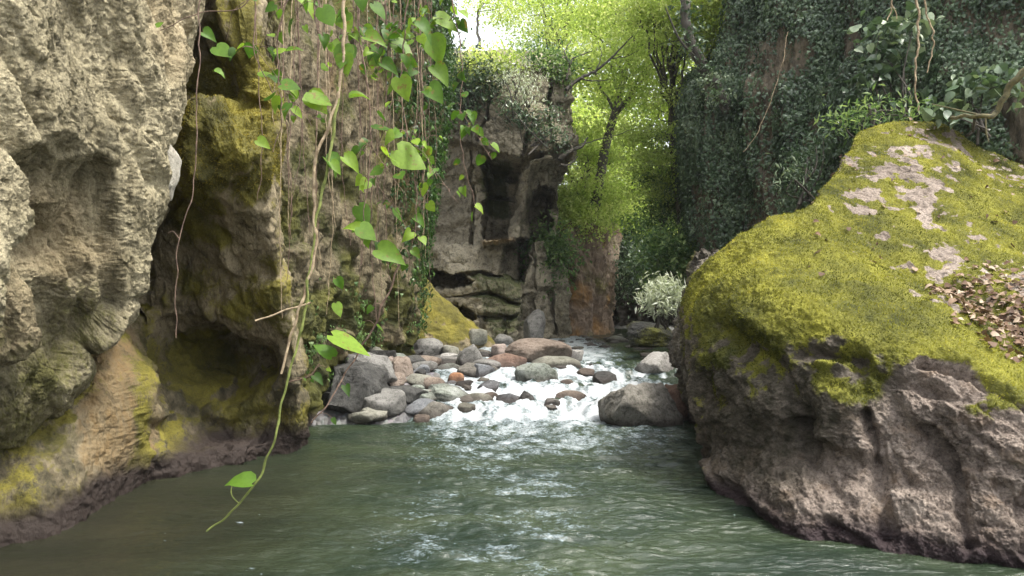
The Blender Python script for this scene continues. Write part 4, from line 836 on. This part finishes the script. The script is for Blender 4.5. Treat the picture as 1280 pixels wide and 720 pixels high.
# ------------------------------------------------------------------ hanging vines
def vine(paths, label, leaves=(), mat=M_stem, lmat=None, lsize=.1, rnd=None, auto=0, asz=.07):
    """paths: list of (points (px,py,d), r0, r1); leaves: (px,py,d,size_px,angle_deg,face)"""
    p0 = P(*paths[0][0][0]); root = empty('hanging_vine', p0, label, 'vine'); T = Tubes(); all_ = []
    for pts, r0, r1 in paths:
        all_.append(T.add([P(*q) for q in pts], r0, r1, 7, max(16, len(pts) * 12), wob=.012, knots=11))
    pos = []; tip = []; nr = []; sz = []; rn = []
    for q in leaves:
        c = P(q[0], q[1], q[2]); a = R(q[4]); s = q[3] / F * q[2]
        t = np.array([math.cos(a), rng.uniform(-.25, .25), math.sin(a)]); nz = np.array([rng.uniform(-.3, .3), -q[5], .55])
        pos.append(c - t * s * .5); tip.append(t); nr.append(nz); sz.append(s); rn.append(rng.uniform(.55, 1))
    if auto:
        for _ in range(auto):
            l = all_[rng.integers(len(all_))]; a = l[int(rng.random() ** 1.5 * (len(l) - 1))]; dr = rvec(1)[0] * np.array([1, 1, .6]); e = a + dr * rng.uniform(.03, .1)
            T.add([a, (a + e) / 2 + np.array([0, 0, .015]), e], .0016, .0012, 4, 5)
            pos.append(e); tip.append(dr + np.array([0, -.2, -.9])); nr.append(rvec(1)[0] * .8 + np.array([0, -.8, .6])); sz.append(asz * rng.uniform(.35, 1.6)); rn.append(rng.uniform(.2, 1))
    T.child('stem', mat, root)
    if pos:
        V, Fs, k = scatter(*HEART, np.array(pos), np.array(tip), np.array(nr), np.array(sz)); child('foliage', V, Fs, lmat or L_hang, root, {'rnd': np.repeat(rn, k)})
    return root
D = 3.6
vine([([(434, -40, D), (430, 30, D), (428, 90, D), (415, 150, D), (396, 195, D), (392, 245, D), (394, 300, D), (386, 350, D), (368, 405, D), (352, 468, D)], .0085, .006)], 'thick knotty tan vine hanging in the middle of the left wall',
     [(410, 22, D, 30, -60, .9), (428, 72, D, 32, -95, 1), (402, 125, D, 34, -38, .5), (432, 82, D, 26, -85, .8), (416, 208, D, 26, -50, .4)])
vine([([(424, 110, D), (415, 180, D), (398, 260, D), (388, 330, D), (380, 400, D), (360, 470, D), (345, 540, D), (322, 600, D), (296, 632, D), (259, 665, D)], .0075, .0045), ([(298, 628, D), (290, 618, D), (291, 606, D)], .003, .002)],
     'long green vine reaching lowest over the pool with one big leaf', [(297, 603, 3.55, 36, 176, .35), (403, 437, D, 30, 145, .3), (440, 432, D, 52, -28, .15)], mat=M_green_stem)
vine([([(320, 403, D), (350, 390, D), (388, 378, D)], .004, .005)], 'short dry side twig crossing the long green vine', mat=M_stem)
vine([([(500, 330, 4.4), (470, 400, 4.4), (430, 470, 4.4), (405, 510, 4.3), (390, 528, 4.3)], .006, .003), ([(360, 478, 4.3), (385, 470, 4.3), (400, 455, 4.3)], .004, .003)], 'thin brown vine curling down to the black wedge rock', mat=M_thin, auto=10, asz=.05)
vine([([(252, -40, 3.4), (249, 60, 3.4), (246, 140, 3.4), (240, 240, 3.4), (226, 300, 3.4), (221, 350, 3.4), (220, 422, 3.4)], .0028, .0018), ([(226, 300, 3.4), (218, 290, 3.4), (211, 292, 3.4)], .0018, .001)], 'thread thin vine hanging in front of the mossy ledge', mat=M_thin)
vine([([(330, -30, 3.8), (300, 10, 3.8), (250, 15, 3.8), (200, 38, 3.8)], .003, .002)], 'wispy stem arching left near the top of the rock bulge', [(200, 30, 3.8, 10, 30, .8)], mat=M_thin)
FG = [(383, 8, 28, -35), (336, 93, 22, -20), (364, 108, 24, -10), (352, 63, 16, 20), (280, 65, 26, -35), (262, 45, 18, -30), (275, 92, 14, -20), (369, 62, 20, 10), (330, 180, 18, -30), (452, 5, 20, -80), (432, 30, 26, -60), (470, 50, 28, -20), (450, 120, 22, 15), (505, 60, 26, -40), (545, 65, 34, -60), (552, 95, 30, -50), (505, 112, 30, -70),
      (545, 118, 28, -50), (530, 40, 30, -35), (480, 160, 26, -20), (515, 200, 42, -35), (455, 270, 28, -60), (440, 285, 22, 165), (460, 292, 26, -40), (490, 320, 38, -25), (425, 355, 16, -60), (423, 388, 18, -70), (580, 240, 12, -80), (600, 262, 14, -35), (440, 205, 26, -40), (420, 210, 20, -50), (398, 130, 30, -40), (488, 85, 24, -30), (560, 30, 32, -30), (475, 15, 24, -50)]
grp = 'leafy vines hanging before the left cliff'
for k, (x0, top, bot, dx, d, na, lb) in enumerate(((300, -40, 120, 40, 3.9, 5, 'short leafy vine nearest the mossy ledge'), (365, -40, 190, -25, 3.8, 9, 'leafy vine just left of the knotty tan vine'), (452, -40, 330, 8, 4.0, 18, 'leafy vine just right of the knotty tan vine'), (480, -40, 400, -12, 4.3, 22, 'leafy vine ending level with the mossy slope top'),
                                       (505, -40, 300, 10, 4.2, 24, 'dense leafy vine under the cliff edge'), (532, -40, 350, -15, 4.8, 26, 'leafy vine passing left of the ivy curtain'), (555, -40, 260, 40, 5.0, 26, 'leafy vine swinging out toward the cave cliff'), (395, -40, 90, 10, 3.7, 6, 'shortest leafy vine at the top of the left wall'))):
    ctrl = [(x0 + dx * t + 8 * math.sin(k * 2 + t * 7), top + (bot - top) * t, d) for t in np.linspace(0, 1, 6)]
    side = [([ctrl[3], (ctrl[3][0] + 18, ctrl[3][1] + 25, d), (ctrl[3][0] + 40, ctrl[3][1] + 60, d - .1)], .002, .0012), ([ctrl[1], (ctrl[1][0] - 22, ctrl[1][1] + 20, d), (ctrl[1][0] - 34, ctrl[1][1] + 60, d + .1)], .002, .0012)]
    near = [(a, b, d + rng.uniform(-.15, .1), s, an, rng.uniform(.3, 1)) for a, b, s, an in FG if min(range(8), key=lambda j: abs((300, 365, 452, 480, 505, 532, 555, 395)[j] + 5 - a)) == k]
    vine([(ctrl, .0045, .002)] + side, lb, near, mat=M_thin, auto=int(na * 1.9), asz=.055)['group'] = grp
for k, (x0, y1, dx, lb) in enumerate(((372, 300, -12, 'bare hair thin stem left of the knotty vine'), (440, 260, 14, 'bare reddish stem right of the knotty vine'), (470, 300, 2, 'bare dark stem hanging straight among the leaves'), (495, 350, -14, 'bare thin stem under the cliff edge'), (318, 250, 10, 'bare thread stem before the mossy ridge'), (350, 350, 14, 'bare thread stem over the brown rock face'))):
    vine([([(x0, -40, 4.4), (x0 + dx * .5, y1 * .4, 4.4), (x0 + dx, y1 * .7, 4.4), (x0 + dx * .6, y1, 4.4)], .0028, .0018)], lb, mat=M_thin)

for k in range(26):
    x0 = rng.uniform(352, 545); d0 = 6.2 + (x0 - 352) / 190 * 4.6; y1 = rng.uniform(180, 420); sw = rng.normal() * 12
    vine([([(x0, -40, d0), (x0 + sw * .6, y1 * .35, d0), (x0 + sw, y1 * .7, d0), (x0 + sw * .4 + rng.normal() * 8, y1, d0)], .0045, .0025)], 'thin dry bare stem in the thicket hanging on the striated cliff', mat=M_thin if k % 2 else M_stem)['group'] = 'dry stems on the striated cliff'

# ------------------------------------------------------------------ pale air in the gorge
import bmesh
bm = bmesh.new(); bmesh.ops.create_cube(bm, size=1.0); me = bpy.data.meshes.new('haze'); bm.to_mesh(me); bm.free()
hz = bpy.data.objects.new('haze', me); C.objects.link(hz); hz.scale = (1000, 1400, 28); hz.location = (0, 320, 11.5); tag(hz, 'thin pale haze in the gorge air', kind='stuff')
hm = bpy.data.materials.new('haze'); hm.use_nodes = True; hn = hm.node_tree; hn.nodes.remove(hn.nodes['Principled BSDF'])
pv = hn.nodes.new('ShaderNodeVolumePrincipled'); pv.inputs['Density'].default_value = HAZE; pv.inputs['Color'].default_value = (.93, .96, 1, 1); pv.inputs['Anisotropy'].default_value = .3
hn.links.new(pv.outputs[0], hn.nodes['Material Output'].inputs['Volume']); me.materials.append(hm)
